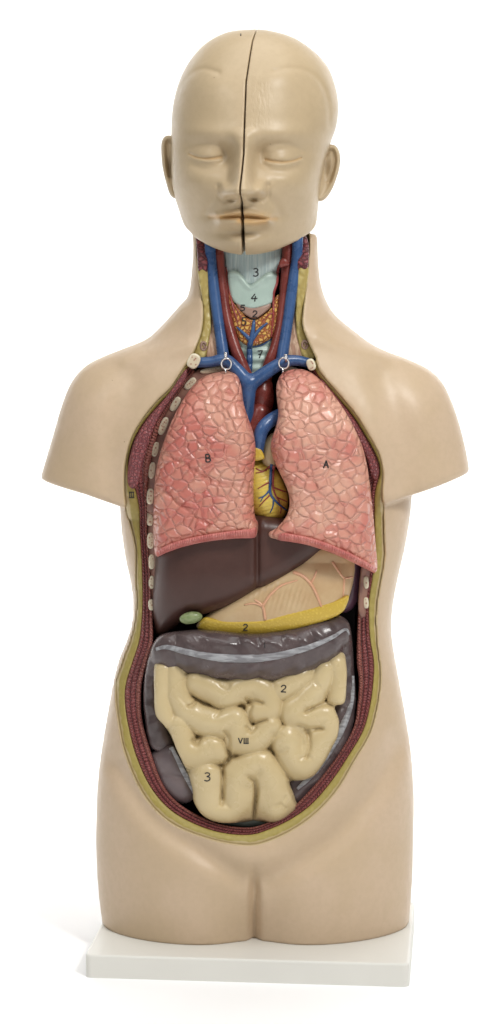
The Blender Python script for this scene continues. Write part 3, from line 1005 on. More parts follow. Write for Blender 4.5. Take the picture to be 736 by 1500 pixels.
def lw(U, V): return -126 + 26 * np.clip((330 - U) / 105, 0, 2) ** 2 + 44 * np.clip((650 - V) / 105, 0, 2) ** 2 + 10 * np.clip((U - 350) / 28, 0, 1) ** 2
def rw(U, V): return -128 + 24 * np.clip((U - 445) / 105, 0, 2) ** 2 + 44 * np.clip((650 - V) / 105, 0, 2) ** 2 + 10 * np.clip((425 - U) / 30, 0, 1) ** 2


def fiss(lines, amp=2.6, sig=2.0):
    def post(q):
        g = np.zeros(len(q))
        for L in lines: g = np.maximum(g, np.exp(-0.5 * (line_d(spline(L, 5), q[:, 0], q[:, 1]) / sig) ** 2))
        q = q.copy(); q[:, 2] += amp * g * (q[:, 2] < -40)
        return q
    return post


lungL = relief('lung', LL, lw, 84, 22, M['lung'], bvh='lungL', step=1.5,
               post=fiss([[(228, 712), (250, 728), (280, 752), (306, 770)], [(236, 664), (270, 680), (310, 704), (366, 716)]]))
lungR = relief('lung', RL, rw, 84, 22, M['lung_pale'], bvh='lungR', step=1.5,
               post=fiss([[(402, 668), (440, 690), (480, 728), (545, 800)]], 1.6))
tag(lungL, 'pink cobbled lung lettered B, hanging beside the row of cut ribs', 'lung', 'pair of lungs in the open chest')
tag(lungR, 'pink cobbled lung lettered A, notched around the heart tip', 'lung', 'pair of lungs in the open chest')


def lung_rim(poly_low, poly_up, key, parent):
    """fluted lower edge of a lung"""
    n = 520
    lo = resample(spline(poly_low, 6), n)[0]; up = resample(spline(poly_up, 6), n)[0]
    ver = []
    rows = 9
    wu = np.array([surf_w([key], a, b - 4) or -80 for a, b in up]); wu = smooth1(wu, 31)
    x = np.arange(n) / n * 46 + 0.6 * smooth1(rng.random(n) - 0.5, 25) * 6
    flute = 2.4 * np.abs(np.sin(x * math.pi)) ** 0.7 * (0.75 + 0.5 * smooth1(rng.random(n), 9))
    for r in range(rows):
        t = r / (rows - 1)
        c = up * (1 - t) + lo * t
        bul = 2.6 * math.sin(math.pi * t) ** 0.6
        ver.append(np.c_[c, wu + 9 * t * t - bul - flute * math.sin(math.pi * min(1, t + 0.08)) ** 0.7])
    ver.append(np.c_[lo, wu + 40]); ver.append(np.c_[up, wu + 40])
    V_ = np.concatenate(ver); m = len(ver); fc = []
    for j in range(m):
        j2 = (j + 1) % m; a = np.arange(n - 1)
        fc.append(np.stack([j * n + a, j * n + a + 1, j2 * n + a + 1, j2 * n + a], 1))
    o = link('lung_base', P(V_), np.concatenate(fc)[:, ::-1].copy(), M['lungrim'])
    return child(o, parent)


def set_org(o, uvw):
    return put_origin(o, P(np.array(uvw, float)))


set_org(lungL, (300, 800, -80)); set_org(lungR, (480, 812, -80))
lung_rim([(231, 816), (246, 809), (273, 800), (307, 793), (345, 789), (372, 788), (378, 781)],
         [(229, 808), (246, 798), (270, 790), (303, 783), (345, 777), (370, 774), (379, 767)], 'lungL', lungL)
lung_rim([(394, 788), (412, 792), (444, 797), (475, 806), (500, 816), (525, 828), (549, 840)],
         [(394, 778), (412, 780), (444, 785), (475, 794), (500, 804), (525, 816), (553, 832)], 'lungR', lungR)
mark(['lungL'], [('B', 305, 671, 8, 11, -0.05, 1.0)], lungL, 'letter_mark')
mark(['lungR'], [('A', 478, 680, 7, 11, 0.05, 1.0)], lungR, 'letter_mark')

# ------------------------------------------------------------------ HEART
heart = relief('heart', [(352, 668), (366, 668), (385, 674), (398, 680), (409, 693), (418, 711), (423, 728), (422, 745), (416, 758), (406, 766), (392, 767), (378, 760), (366, 745), (356, 715)],
               lambda U, V: -92 + 0.006 * (U - 385) ** 2 + 0.003 * (V - 722) ** 2, 72, 26, M['heart'], bvh='heart', step=1.3,
               post=lambda q: np.c_[q[:, :2], q[:, 2] + 0.3 * np.sin((q[:, 1] + 0.25 * q[:, 0]) * 1.1) * (q[:, 2] < -40)])
tag(heart, 'yellow heart with painted vessels wedged between both lungs', 'heart')
set_org(heart, (390, 766, -60))
relief('auricle', [(384, 676), (386, 655), (391, 642), (400, 634), (408, 640), (406, 662), (404, 684), (396, 686)], -86, 34, 10, M['heartpale'], heart, bvh='aur')
relief('fat_pad', [(372, 656), (380, 655), (386, 664), (388, 671), (383, 674), (372, 674)], -95, 16, 4, M['omen'], heart)
tubes_net('pulmonary_artery', [[(377, 666, -82, 9), (380, 645, -88, 9.5), (384, 630, -88, 10), (394, 618, -82, 10), (410, 609, -70, 10.5), (430, 602, -56, 11)]], M['vein'], heart)
tubes_net('aorta', [[(364, 655, -58, 15), (370, 632, -54, 16), (381, 606, -48, 16.5)]], M['artery'], heart)
HK = ['heart', 'aur']
surf_lines('coronary_vein', HK, [([(398, 680), (396.5, 702), (396.5, 723), (407, 737), (421, 748)], [2.21, 2.34, 2.21, 1.82, 1.30], 0.2),
                                 ([(396.5, 716), (388, 726), (379, 730)], [1.56, 1.30, 0.78], 0.2), ([(395, 720), (386, 728), (382, 735)], [1.30, 1.04, 0.65], 0.2), ([(401, 731), (400, 742), (396, 751)], [1.43, 1.17, 0.78], 0.2)], M['vein'], heart)
surf_lines('coronary_artery', HK, [([(401, 682), (400, 710), (404, 726), (410, 735)], [2.21, 1.95, 1.56, 1.04], 0.4), ([(397, 682), (387, 690), (375, 693)], [1.30, 1.17, 0.78], 0.2),
                                   ([(398, 705), (388, 710), (378, 716)], [1.30, 1.17, 0.65], 0.2), ([(396, 725), (386, 735), (380, 742)], [1.30, 1.04, 0.65], 0.2), ([(401, 714), (411, 718), (421, 721)], [1.30, 1.17, 0.78], 0.2),
                                   ([(409, 735), (412, 745), (411, 752)], [1.30, 1.04, 0.65], 0.2), ([(375, 686), (383, 690), (391, 689)], [1.17, 1.04, 0.78], 0.2), ([(405, 728), (414, 732), (421, 735)], [1.04, 1.04, 0.65], 0.2)], M['artery_thin'], heart)

# ------------------------------------------------------------------ LIVER
LIV = [(229, 800), (228, 820), (225, 860), (222, 890), (223, 920), (228, 930), (238, 930), (255, 920), (272, 906), (298, 900), (330, 890), (356, 877), (368, 868), (378, 864), (399, 856), (420, 845),
       (444, 830), (465, 815), (480, 800), (484, 780), (440, 765), (380, 755), (300, 760), (245, 778)]


def livw(U, V):
    w = -102 + 40 * np.clip((305 - U) / 85, 0, 2) ** 2 + 0.00055 * (U - 320) ** 2 + 0.0042 * (V - 838) ** 2 * (V > 838)
    w = w + 5.0 * np.exp(-0.5 * ((U - 377) / 3.0) ** 2) - 2.5 * np.exp(-0.5 * ((U - 369) / 5.0) ** 2) - 2.0 * np.exp(-0.5 * ((U - 387) / 6.0) ** 2)
    return w + 4 * np.clip((U - 400) / 60, 0, 2)


liver = relief('liver', LIV, livw, 78, 24, M['liver'], step=1.6, bvh='liver')
tag(liver, 'dark purple brown glossy liver just below the lungs', 'liver')
set_org(liver, (320, 920, -60))
u_ = np.arange(255, 310, 1.3, dtype=np.float32)[:, None, None]; v_ = np.arange(888, 926, 1.3, dtype=np.float32)[None, :, None]; w_ = np.arange(-125, -60, 1.3, dtype=np.float32)[None, None, :]
ca, sa = math.cos(math.radians(-9)), math.sin(math.radians(-9))
x_, y_ = (u_ - 280) * ca + (v_ - 905) * sa, -(u_ - 280) * sa + (v_ - 905) * ca
Fg = (np.sqrt((x_ / 17) ** 2 + (y_ / 9) ** 2 + ((w_ + 86) / 9) ** 2) - 1) * 9
net_obj('gall_bladder', Fg, (255, 888, -125), (1.3,) * 3, M['gall'], liver)

# ------------------------------------------------------------------ STOMACH
STO = [(288, 917), (297, 906), (330, 884), (370, 858), (420, 825), (460, 795), (500, 795), (517, 810), (520, 830), (518, 850), (513, 871), (506, 888), (499, 898), (480, 907), (444, 919), (405, 928), (375, 932),
       (341, 933), (313, 930), (295, 923)]


def stw(U, V): return -92 + 0.0010 * (U - 420) ** 2 + 0.0035 * np.clip(V - 885, -60, 60) ** 2


def stpost(q):
    q = q.copy()
    m = np.exp(-0.5 * ((q[:, 0] - 420) / 26) ** 2) * np.exp(-0.5 * ((q[:, 1] - 876) / 14) ** 2)
    q[:, 2] += 0.8 * m * np.sin((q[:, 0] + 0.3 * q[:, 1]) * 2 * math.pi / 7.5) * (q[:, 2] < -50)
    return q


stom = relief('stomach', STO, stw, 66, 22, M['stom'], step=1.5, bvh='stom', post=stpost)
tag(stom, 'cream stomach with yellow lower rim tucked under the dark liver', 'stomach')
set_org(stom, (400, 930, -60))
relief('omentum', [(290, 917), (301, 904), (327, 909), (370, 909), (390, 907), (420, 899), (456, 890), (490, 880), (511, 872), (507, 889), (499, 899), (480, 908), (444, 920), (405, 929), (375, 933), (341, 934),
                   (313, 931), (294, 924)], lambda U, V: stw(U, V) - 1.5 + 0.02 * np.clip(V - (918 - 0.0009 * (U - 350) ** 2), 0, 30) ** 2, 40, 5, M['omen'], stom, step=1.3, bvh='omen')
SK = ['stom', 'omen']
surf_lines('gastric_artery', SK, [([(430, 838), (444, 844), (456, 856), (464, 871), (471, 889)], [2.6, 2.6, 2.5, 2.3, 1.4], 0.3), ([(456, 854), (461, 845), (464, 836)], [1.9, 1.6, 1.2], 0.2),
                                  ([(389, 908), (385, 888), (373, 878)], [2.3, 2.2, 1.2], 0.3), ([(385, 888), (396, 872), (412, 858), (436, 850)], [2.3, 2.0, 1.7, 1.0], 0.3), ([(385, 888), (372, 884), (358, 886)], [1.7, 1.4, 1.0], 0.2),
                                  ([(487, 823), (500, 842), (506, 847), (517, 845)], [1.9, 2.0, 1.7, 1.2], 0.2), ([(505, 847), (504, 860), (503, 874)], [1.7, 1.6, 1.2], 0.2)], M['stomart'], stom)
mark(SK, [('2', 360, 919, 7, 9)], stom)

# ------------------------------------------------------------------ INTESTINES
gut = tag(empty('intestines', P(np.array([368.0, 1210, -60]))), 'coiled cream small intestine framed by a grey large intestine', 'intestines')


def haustra(axis_pts, period, amp):
    q = spline(axis_pts, 10)
    L = np.r_[0, np.cumsum(np.linalg.norm(np.diff(q, axis=0), axis=1))]
    return q, L


# large intestine: ascending limb, transverse bend, descending limb
def colon_path():
    asc = [(236, 1098, -36, 20), (226, 1060, -38, 18), (221, 1015, -40, 16), (226, 978, -44, 18), (246, 952, -52, 28)]
    tra = [(246, 952, -54, 31), (275, 951, -66, 34), (320, 957, -73, 36), (370, 960, -75, 37), (420, 956, -73, 36), (460, 943, -67, 33), (488, 928, -58, 30)]
    des = [(488, 928, -56, 28), (500, 960, -34, 24), (503, 1000, -28, 24), (503, 1040, -30, 24), (492, 1080, -38, 26), (470, 1120, -38, 28), (445, 1150, -40, 30), (425, 1170, -42, 26)]
    return asc, tra, des


def lobed(path, period, amp):
    q = spline(path, 14)
    L = np.r_[0, np.cumsum(np.linalg.norm(np.diff(q[:, :2], axis=0), axis=1))]
    ph = L / period + 0.22 * np.sin(L * 0.061 + 1)
    q[:, 3] *= 1 + amp * (np.abs(np.sin(math.pi * ph)) ** 0.6 - 0.75)
    return q[::2]


asc, tra, des = colon_path()
paths = [lobed(asc, 24, 0.12), lobed(tra, 27, 0.30), lobed(des, 30, 0.05)]
stp = 1.7
u = np.arange(196, 545, stp, dtype=np.float32); v = np.arange(890, 1205, stp, dtype=np.float32); w = np.arange(-110, 5, stp, dtype=np.float32)
Fc_ = tube_sdf(paths, u[:, None, None], v[None, :, None], w[None, None, :], 2.5, 1)
# keep the limbs inside their moulded outline
CO = spline([(229, 936), (250, 926), (300, 922), (370, 928), (430, 920), (480, 905), (504, 893), (515, 902), (517, 930), (520, 985), (524, 1020), (521, 1058), (508, 1096), (480, 1138), (452, 1174), (436, 1184), (415, 1180), (400, 1100),
             (300, 1050), (262, 1100), (222, 1096), (213, 1060), (210, 1015), (216, 968)], 5, True)
dco = poly_sd(CO, *np.meshgrid(u, v, indexing='ij'))
Fc_ = smax(Fc_, dco[:, :, None], 8)
net_obj('large_intestine', Fc_, (u[0], v[0], w[0]), (stp,) * 3, M['colon'], gut, bvh='colon',
        post=lambda q: np.c_[q[:, :2], q[:, 2] - 1.6 * np.sin(q[:, 0] / 6.3 + 1.7 * np.sin(q[:, 1] / 13)) * np.sin(q[:, 1] / 7.1 + 1.3 * np.sin(q[:, 0] / 17))])
colon = bpy.data.objects['large_intestine']
relief('caecum', [(219, 1107), (230, 1099), (249, 1092), (258, 1096), (269, 1118), (286, 1154), (286, 1167), (274, 1177), (257, 1174), (240, 1157), (226, 1131)],
       lambda U, V: -66 + 0.012 * (U - 256) ** 2 * (U < 256), 60, 16, M['caecum'], gut, bvh='caec',
       post=lambda q: np.c_[q[:, :2], q[:, 2] + 1.8 * np.exp(-0.5 * (line_d([(229, 1137), (252, 1133), (262, 1136)], q[:, 0], q[:, 1]) / 2.2) ** 2)
                            - 2.2 * np.exp(-0.5 * (((q[:, 0] - 247) / 9) ** 2 + ((q[:, 1] - 1118) / 9) ** 2)) - 2.2 * np.exp(-0.5 * (((q[:, 0] - 258) / 9) ** 2 + ((q[:, 1] - 1148) / 8) ** 2))])


def ribbon(name, keys, lines, mat, parent):
    g = []
    for pts, r, lift in lines:
        q = on_surface(keys, pts, r, lift, 2.0)
        if q is None: continue
        q[:, 2] = smooth1(q[:, 2], 7)
        v1, f1 = tube_geo(q, 10)
        v1 = np.array(v1).reshape(len(q), 10, 3)
        c = q[:, None, :3]
        v1[:, :, 2] = c[:, :, 2] + (v1[:, :, 2] - c[:, :, 2]) * 0.28
        g.append((v1.reshape(-1, 3), f1))
    vv, ff = join_geo(g)
    return child(link(name, P(vv), ff, mat), parent)


ribbon('taenia', ['colon'], [([(229, 951), (246, 948), (274, 955), (317, 963), (360, 965), (405, 961), (450, 949), (486, 934), (506, 922), (512, 930)], [2.6, 4.2, 5, 6, 6, 5.6, 5, 4.2, 3.0, 1.6], 0.3)], M['taenia'], colon)
ribbon('taenia', ['colon'], [([(517, 990), (515, 1028), (501, 1067), (480, 1103), (459, 1133), (436, 1156)], [2.4, 3.8, 5.4, 5.6, 5, 2.4], 0.3)], M['taenia'], colon)
ribbon('taenia', ['caec'], [([(251, 1095), (262, 1118), (274, 1142), (284, 1161)], [3.4, 4.6, 5, 4], 0.6)], M['taenia'], bpy.data.objects['caecum'])

# small intestine: packed coils, each a centre line with a radius; neighbours meet in a crisp furrow
COILS = [
    [(240, 972, 9), (238, 1000, 10), (237, 1022, 10), (240, 1042, 10), (246, 1056, 8)],
    [(258, 980, 12), (259, 1008, 12.5), (263, 1026, 14), (275, 1043, 15.5), (298, 1056, 16.5), (325, 1061, 17), (345, 1054, 14), (350, 1070, 15), (352, 1083, 17.5), (368, 1086, 15), (384, 1077, 14), (396, 1064, 11)],
    [(288, 1000, 13.5), (308, 1008, 15), (331, 1018, 16), (350, 1010, 15), (374, 1006, 16), (393, 1020, 15), (395, 1040, 13), (378, 1042, 14)],
    [(262, 1062, 13), (266, 1078, 13.5), (272, 1097, 15), (288, 1107, 16), (309, 1098, 18.5)],
    [(302, 1136, 18), (304, 1160, 18), (310, 1182, 18.5), (334, 1190, 15), (349, 1176, 17), (347, 1148, 18), (362, 1128, 20), (382, 1120, 18), (396, 1142, 21), (403, 1168, 24), (404, 1186, 18)],
    [(413, 1009, 15.5), (434, 998, 13.5), (452, 984, 10), (462, 972, 8)],
    [(492, 970, 12), (498, 992, 10.5), (497, 1014, 11), (495, 1024, 10)],
    [(476, 982, 12), (470, 998, 13), (460, 1013, 15.5), (444, 1030, 17.5), (430, 1044, 17), (450, 1055, 14), (476, 1050, 17), (482, 1070, 14), (468, 1086, 17), (460, 1104, 18.5), (442, 1122, 17), (428, 1108, 17.5), (420, 1084, 18)],
]
FURROW = [[(372, 1206), (373.5, 1182), (376, 1160), (374, 1146), (366, 1139)], [(325, 1178), (327, 1160), (328, 1140), (325, 1122)],
          [(438, 1063), (450, 1068), (454, 1090), (449, 1110)], [(448, 1043), (460, 1037), (476, 1032), (490, 1033)], [(448, 1069), (458, 1067), (472, 1068)],
          [(330, 1072), (335, 1080), (336, 1092)], [(362, 1024), (368, 1034), (365, 1046), (372, 1058), (390, 1055)], [(364, 1032), (372, 1028), (384, 1030)],
          [(362, 1065), (368, 1072), (374, 1066)], [(283, 1084), (289, 1090), (294, 1080)],
          [(277, 1034), (283, 1032), (287, 1027)]]


def gw(u_, v_): return -76 + 0.0006 * (u_ - 368) ** 2 + 0.0005 * (v_ - 1085) ** 2 + 36 * sstep(12, -14, v_ - np.interp(u_, [228, 260, 300, 370, 440, 480, 505], [970, 976, 984, 990, 983, 970, 956]))
stp = 1.4
u = np.arange(215, 525, stp, dtype=np.float32); v = np.arange(940, 1222, stp, dtype=np.float32); w = np.arange(-106, 10, stp, dtype=np.float32)
GO = spline([(227, 968), (245, 952), (270, 960), (300, 966), (370, 970), (420, 966), (465, 956), (499, 944), (508, 975), (508, 1000), (505, 1029), (491, 1035), (497, 1056), (495, 1078), (487, 1095), (477, 1114), (461, 1136), (448, 1143),
             (436, 1145), (425, 1147), (433, 1168), (438, 1185), (421, 1202), (396, 1206), (373, 1203), (357, 1205), (322, 1205), (298, 1195), (284, 1174), (281, 1152), (270, 1122), (259, 1098), (250, 1076), (240, 1062), (228, 1046), (226, 1010)], 5, True)
Ug, Vg = np.meshgrid(u, v, indexing='ij')
dgo = poly_sd(GO, Ug, Vg)
d1 = np.full(Ug.shape, 1e3); d2_ = np.full(Ug.shape, 1e3)
for c in COILS:
    q = spline(c, 5)
    L_ = np.r_[0, np.cumsum(np.linalg.norm(np.diff(q[:, :2], axis=0), axis=1))]
    q[:, 2] *= 1 + 0.07 * np.sin(L_ / 5.0 + c[0][0])
    d = np.full(Ug.shape, 1e3)
    for a, b in zip(q[:-1], q[1:]):
        e = (b - a)[:2]; t = np.clip(((Ug - a[0]) * e[0] + (Vg - a[1]) * e[1]) / ((e * e).sum() + 1e-9), 0, 1)
        d = np.minimum(d, np.hypot(Ug - a[0] - t * e[0], Vg - a[1] - t * e[1]) - (a[2] + t * (b[2] - a[2])))
    n2 = np.minimum(d2_, np.maximum(d1, d)); d1 = np.minimum(d1, d); d2_ = n2
bd_ = (d2_ - d1) * 0.5
for L in FURROW: bd_ = np.minimum(bd_, line_d(spline(L, 4), Ug, Vg) + 1.0)
bd_ = np.minimum(bd_, np.maximum(-dgo, 0))
HT = 17 * np.sqrt(np.clip(1 - (1 - np.clip(bd_ / 7.0, 0, 1)) ** 2, 0, 1)) + 15 * (1 - np.clip((d1 + 17) / 30, 0, 1) ** 2) * np.clip(bd_ / 5, 0, 1)
for it in range(2):
    HT = 0.5 * HT + 0.125 * (np.roll(HT, 1, 0) + np.roll(HT, -1, 0) + np.roll(HT, 1, 1) + np.roll(HT, -1, 1))
wfr = (gw(Ug, Vg) - (HT - 12)).astype(np.float32)
gx, gy = np.gradient(wfr, stp)
sl_ = np.sqrt(1 + np.clip(gx * gx + gy * gy, 0, 9))[:, :, None]
Wg = w[None, None, :]
Fs = np.maximum((wfr[:, :, None] - Wg) / sl_, Wg - 0)
tub = []
for c in COILS:
    q = spline(c, 5)
    L_ = np.r_[0, np.cumsum(np.linalg.norm(np.diff(q[:, :2], axis=0), axis=1))]
    r_ = (q[:, 2] + 6.0) * (1 + 0.05 * np.sin(L_ / 5.0 + c[0][0]))
    tub.append(np.c_[q[:, :2], gw(q[:, 0], q[:, 1]) - 21 + 0.95 * r_, r_])
Ft = tube_sdf(tub, u[:, None, None], v[None, :, None], Wg, 0.8, 1)
Fs = smin(Fs, Ft, 1.5)
Fs = smax(Fs, dgo[:, :, None], 4)
CREASE = [([(262, 1020), (279, 1036), (284, 1030)], 1.6, 2), ([(316, 1050), (323, 1042)], 1.8, 2), ([(326, 1003), (333, 1008), (336, 1001)], 2.2, 2.4), ([(448, 1038), (458, 1038)], 2, 2),
          ([(399, 1075), (404, 1079), (412, 1076)], 1.5, 2), ([(408, 1103), (417, 1102), (421, 1097)], 1.6, 1.8), ([(404, 1181), (412, 1179), (419, 1184)], 1.3, 1.7), ([(412, 1178), (420, 1166)], 1.2, 1.7), ([(360, 1137), (372, 1142), (383, 1130)], 1.6, 2),
          ([(286, 1085), (293, 1077)], 2, 2), ([(318, 1183), (327, 1178), (335, 1182)], 1.6, 2.2), ([(440, 1111), (452, 1108), (456, 1112)], 1.6, 2), ([(462, 1000), (468, 1006)], 1.8, 2)]


def gpost(q):
    q = q.copy()
    for L in FURROW:
        q[:, 2] += 4.5 * np.exp(-0.5 * (line_d(spline(L, 4), q[:, 0], q[:, 1]) / 1.9) ** 2) * (q[:, 2] < -40)
    for L, a, s in CREASE:
        q[:, 2] += a * np.exp(-0.5 * (line_d(spline(L, 4), q[:, 0], q[:, 1]) / s) ** 2) * (q[:, 2] < -40)
    return q


si = net_obj('small_intestine', Fs, (u[0], v[0], w[0]), (stp,) * 3, M['gut'], gut, bvh='gut', post=gpost)
GK = ['gut']
mark(GK, [('2', 416, 1009, 8, 10)], si)
mark(GK, [('V', 352.5, 1085, 6, 8, 0), ('I', 358, 1085, 3, 8, 0), ('I', 360.8, 1085, 3, 8, 0), ('I', 363.5, 1085, 3, 8, 0), ('-', 361, 1089, 8, 2, 0)], si, 'numeral_mark')
mark(GK, [('3', 304, 1138, 9, 12)], si)
mark(['colon'], [('I', 388, 945, 3, 8, 0.0, .6)], colon)

# ------------------------------------------------------------------ HEAD
hs = 1.3; hws = 1.7
hu = np.arange(228, 512, hs, dtype=np.float32); hv = np.arange(34, 398, hs, dtype=np.float32); hw = np.arange(-190, 185, hws, dtype=np.float32)
HS = spline([(375, 43), (334, 47), (301, 64), (277, 91), (261, 124), (253, 160), (251, 200), (250.5, 234), (253, 275), (262, 307), (272, 338), (279, 362), (285, 400), (300, 440), (370, 450), (440, 440), (456, 400), (461, 362), (463.5, 335),
             (466, 308), (469.5, 275), (475, 245), (485, 209), (493, 185), (496, 160), (493, 132), (481, 99), (460, 75), (432, 56), (403, 46.5)], 6, True)
ph, sdh = inflate(HS, hu, hv)
HU, HV = np.meshgrid(hu, hv, indexing='ij')
g = ph / ph.max()
hfront = np.sign(g) * np.abs(g) ** 0.92 * 128.0 ** 2
hback = g * 150.0 ** 2
HW0 = 18.0
D_ = np.zeros_like(HU)
G = lambda *a: gauss(HU, HV, *a)
def rl(pts, amp, s):
    return amp * np.exp(-0.5 * (line_d(spline(pts, 6), HU, HV) / s) ** 2)
mid = lambda v_: np.interp(v_, [43, 60, 80, 120, 200, 225, 250, 275, 283, 295, 318, 350, 384], [375.5, 370, 366.5, 360.5, 357.5, 357, 354.5, 351.5, 351.5, 354, 355, 356, 357.5])
# brow, sockets, lids
D_ += 4 * G(302, 197, 28, 10, 0.06) + 4 * G(416, 197, 28, 10, -0.03) + 3 * G(357, 198, 14, 12)
D_ -= 15 * G(305, 225, 25, 14, 0.08) + 15 * G(411, 228, 25, 14, -0.02)
D_ -= 8 * G(332, 227, 9, 13) + 8 * G(382, 229, 9, 13)
D_ += 13 * G(301, 226, 18, 10, 0.05) + 13 * G(415, 230, 18, 10, -0.02)
lidL = [(278, 226), (288, 230.5), (302, 232.5), (314, 232), (325, 230)]
lidR = [(389, 234), (400, 236.5), (415, 237.5), (430, 235.5), (441, 231.5)]
D_ += rl(lidL, -2.6, 1.5) + rl(lidR, -2.6, 1.5)
D_ += rl([(280, 229.5), (302, 236), (323, 234)], 1.2, 2.2) + rl([(391, 238), (415, 241), (439, 235.5)], 1.2, 2.2)
D_ += rl([(276, 219), (290, 212), (308, 210), (325, 216), (333, 226)], -1.1, 2.6) + rl([(382, 224), (390, 215), (408, 210), (428, 213), (444, 222)], -1.1, 2.6)
D_ += rl([(284, 243), (300, 248), (318, 245), (330, 238)], -1.4, 3.6) + rl([(384, 240), (396, 249), (415, 252), (433, 246)], -1.4, 3.6)
# cheeks
D_ += 7 * G(287, 266, 22, 17) + 7 * G(427, 268, 22, 17) - 5 * G(290, 322, 16, 24) - 5 * G(432, 322, 16, 24)
# nose
vn = np.array([186, 203, 215, 228, 242, 256, 268, 277, 283, 288, 293, 298, 304])
am = np.array([0, 4, 9, 15, 21, 27, 33, 37, 36, 31, 19, 7, 0])
su = np.array([15, 12, 10.5, 9.5, 10, 11, 12.5, 14, 14.5, 14, 13, 12, 10])
A_ = np.interp(HV, vn, am); SU = np.interp(HV, vn, su); MX = np.interp(HV, [190, 225, 283, 310], [357, 356.5, 354, 355])
x = np.abs(HU - MX) / SU
D_ += A_ * np.exp(-0.5 * x ** 3.0)
D_ += 20 * G(331, 281, 8, 8.5) + 20 * G(381, 279, 8, 8.5)
D_ += rl([(321, 274), (321, 286), (329, 294)], -5, 3.2) + rl([(392, 272), (392, 285), (384, 293)], -5, 3.2)
D_ -= 15 * G(340, 291.5, 6.5, 3.0) + 15 * G(370, 290.5, 6.5, 3.0)
D_ += rl([(319, 288), (309, 302), (303, 314)], -2.4, 5) + rl([(393, 287), (404, 302), (411, 315)], -2.4, 5)
# mouth
D_ += 9 * G(355, 316, 36, 26)
D_ -= 2.6 * G(355, 303, 4.5, 7)
D_ += rl([(318, 316), (336, 312.5), (349, 310.5), (355, 311.5), (361, 310.5), (376, 313), (395, 317.5)], 5.6, 3.4)
D_ += rl([(324, 323), (340, 325.5), (355, 327), (372, 326.5), (392, 323)], 7.0, 4.4)
mouth = [(308, 317.5), (322, 318.2), (338, 317.6), (349, 317.2), (355, 318.4), (361, 317.4), (374, 318.6), (390, 320), (405, 320)]
D_ += rl(mouth, -5.0, 1.7) * (0.35 + 0.65 * np.exp(-0.5 * (np.abs(HU - 356) / 38) ** 6))
D_ -= 1.5 * G(305, 319, 8, 8) + 1.5 * G(408, 321, 8, 8)
D_ -= 8 * G(355, 340, 25, 5.5)
D_ += 12 * G(356, 362, 25, 13) + 3 * G(356, 378, 26, 8)
# faint temple lines
D_ += rl([(258, 150), (263, 130), (278, 110), (298, 101), (320, 106)], -1.6, 3.0) + rl([(402, 104), (425, 100), (450, 104), (470, 121), (481, 150), (484, 185)], -1.6, 3.0)
D_ += 3 * G(306, 124, 26, 18) + 3 * G(412, 112, 26, 16)
D_ -= 13 * sstep(285, 362, HV) * np.clip(np.abs(HU - 357) / 85, 0, 1.2) ** 2
D_ *= 1.4
Wh = hw[None, None, :]
fr = np.clip((HW0 - Wh) / 25, 0, 1)
qf = np.where(Wh < HW0, hfront[:, :, None], hback[:, :, None]).astype(np.float32)
we = (Wh - HW0) + (D_[:, :, None] * fr).astype(np.float32)
FH = (we * we - qf) / (2 * np.sqrt(np.maximum(qf, 0) + 120))
# jaw: underside rises towards the throat
jaw = np.interp(hu, [228, 255, 264, 277, 285, 310, 333, 355, 380, 403, 440, 452, 461, 470, 512], [300, 322, 338, 351, 360, 371.5, 378, 381.5, 381, 376.5, 360, 352, 343, 325, 290])
jaw = smooth1(jaw, 9)
wfu = HW0 - 118 * np.sqrt(np.clip(1 - ((hu - 360) / 112) ** 2, 0, 1))
und = hv[None, :, None] - (jaw[:, None, None] - 0.22 * np.maximum(Wh - wfu[:, None, None], 0))
FH = smax(FH, (und * 0.97).astype(np.float32), 7)
gap = np.interp(hv, [40, 120, 220, 290, 320, 384], [1.2, 1.9, 2.3, 2.6, 4.6, 5.0])
sp = mid(hv)


def gold(q):
    uu, vv = q[:, 0], q[:, 1]
    lip = np.exp(-0.5 * (np.abs(uu - 356) / 44) ** 6) * np.exp(-0.5 * ((line_d(spline(mouth, 5), uu, vv) - 0) / 2.6) ** 2) * 0.75
    lo = np.exp(-0.5 * (line_d([(350, 324), (375, 326), (388, 324)], uu, vv) / 3.2) ** 2) * 0.6
    up = np.exp(-0.5 * (line_d([(332, 314), (355, 313), (385, 316)], uu, vv) / 3.0) ** 2) * 0.45
    e = np.maximum(np.exp(-0.5 * (line_d(spline(lidL, 5), uu, vv) / 1.1) ** 2), np.exp(-0.5 * (line_d(spline(lidR, 5), uu, vv) / 1.1) ** 2)) * 0.4
    n_ = np.exp(-0.5 * (line_d([(352, 292), (354, 310)], uu, vv) / 1.6) ** 2) * 0
    return {'gold': np.clip(np.maximum(np.maximum(lip, e), np.maximum(lo, up)), 0, 1) * (q[:, 2] < 0),
            'scuff': np.exp(-0.5 * (((uu - 378) / 14) ** 2 + ((vv - 150) / 34) ** 2)) * (q[:, 2] < 0)}


org = (hu[0], hv[0], hw[0])
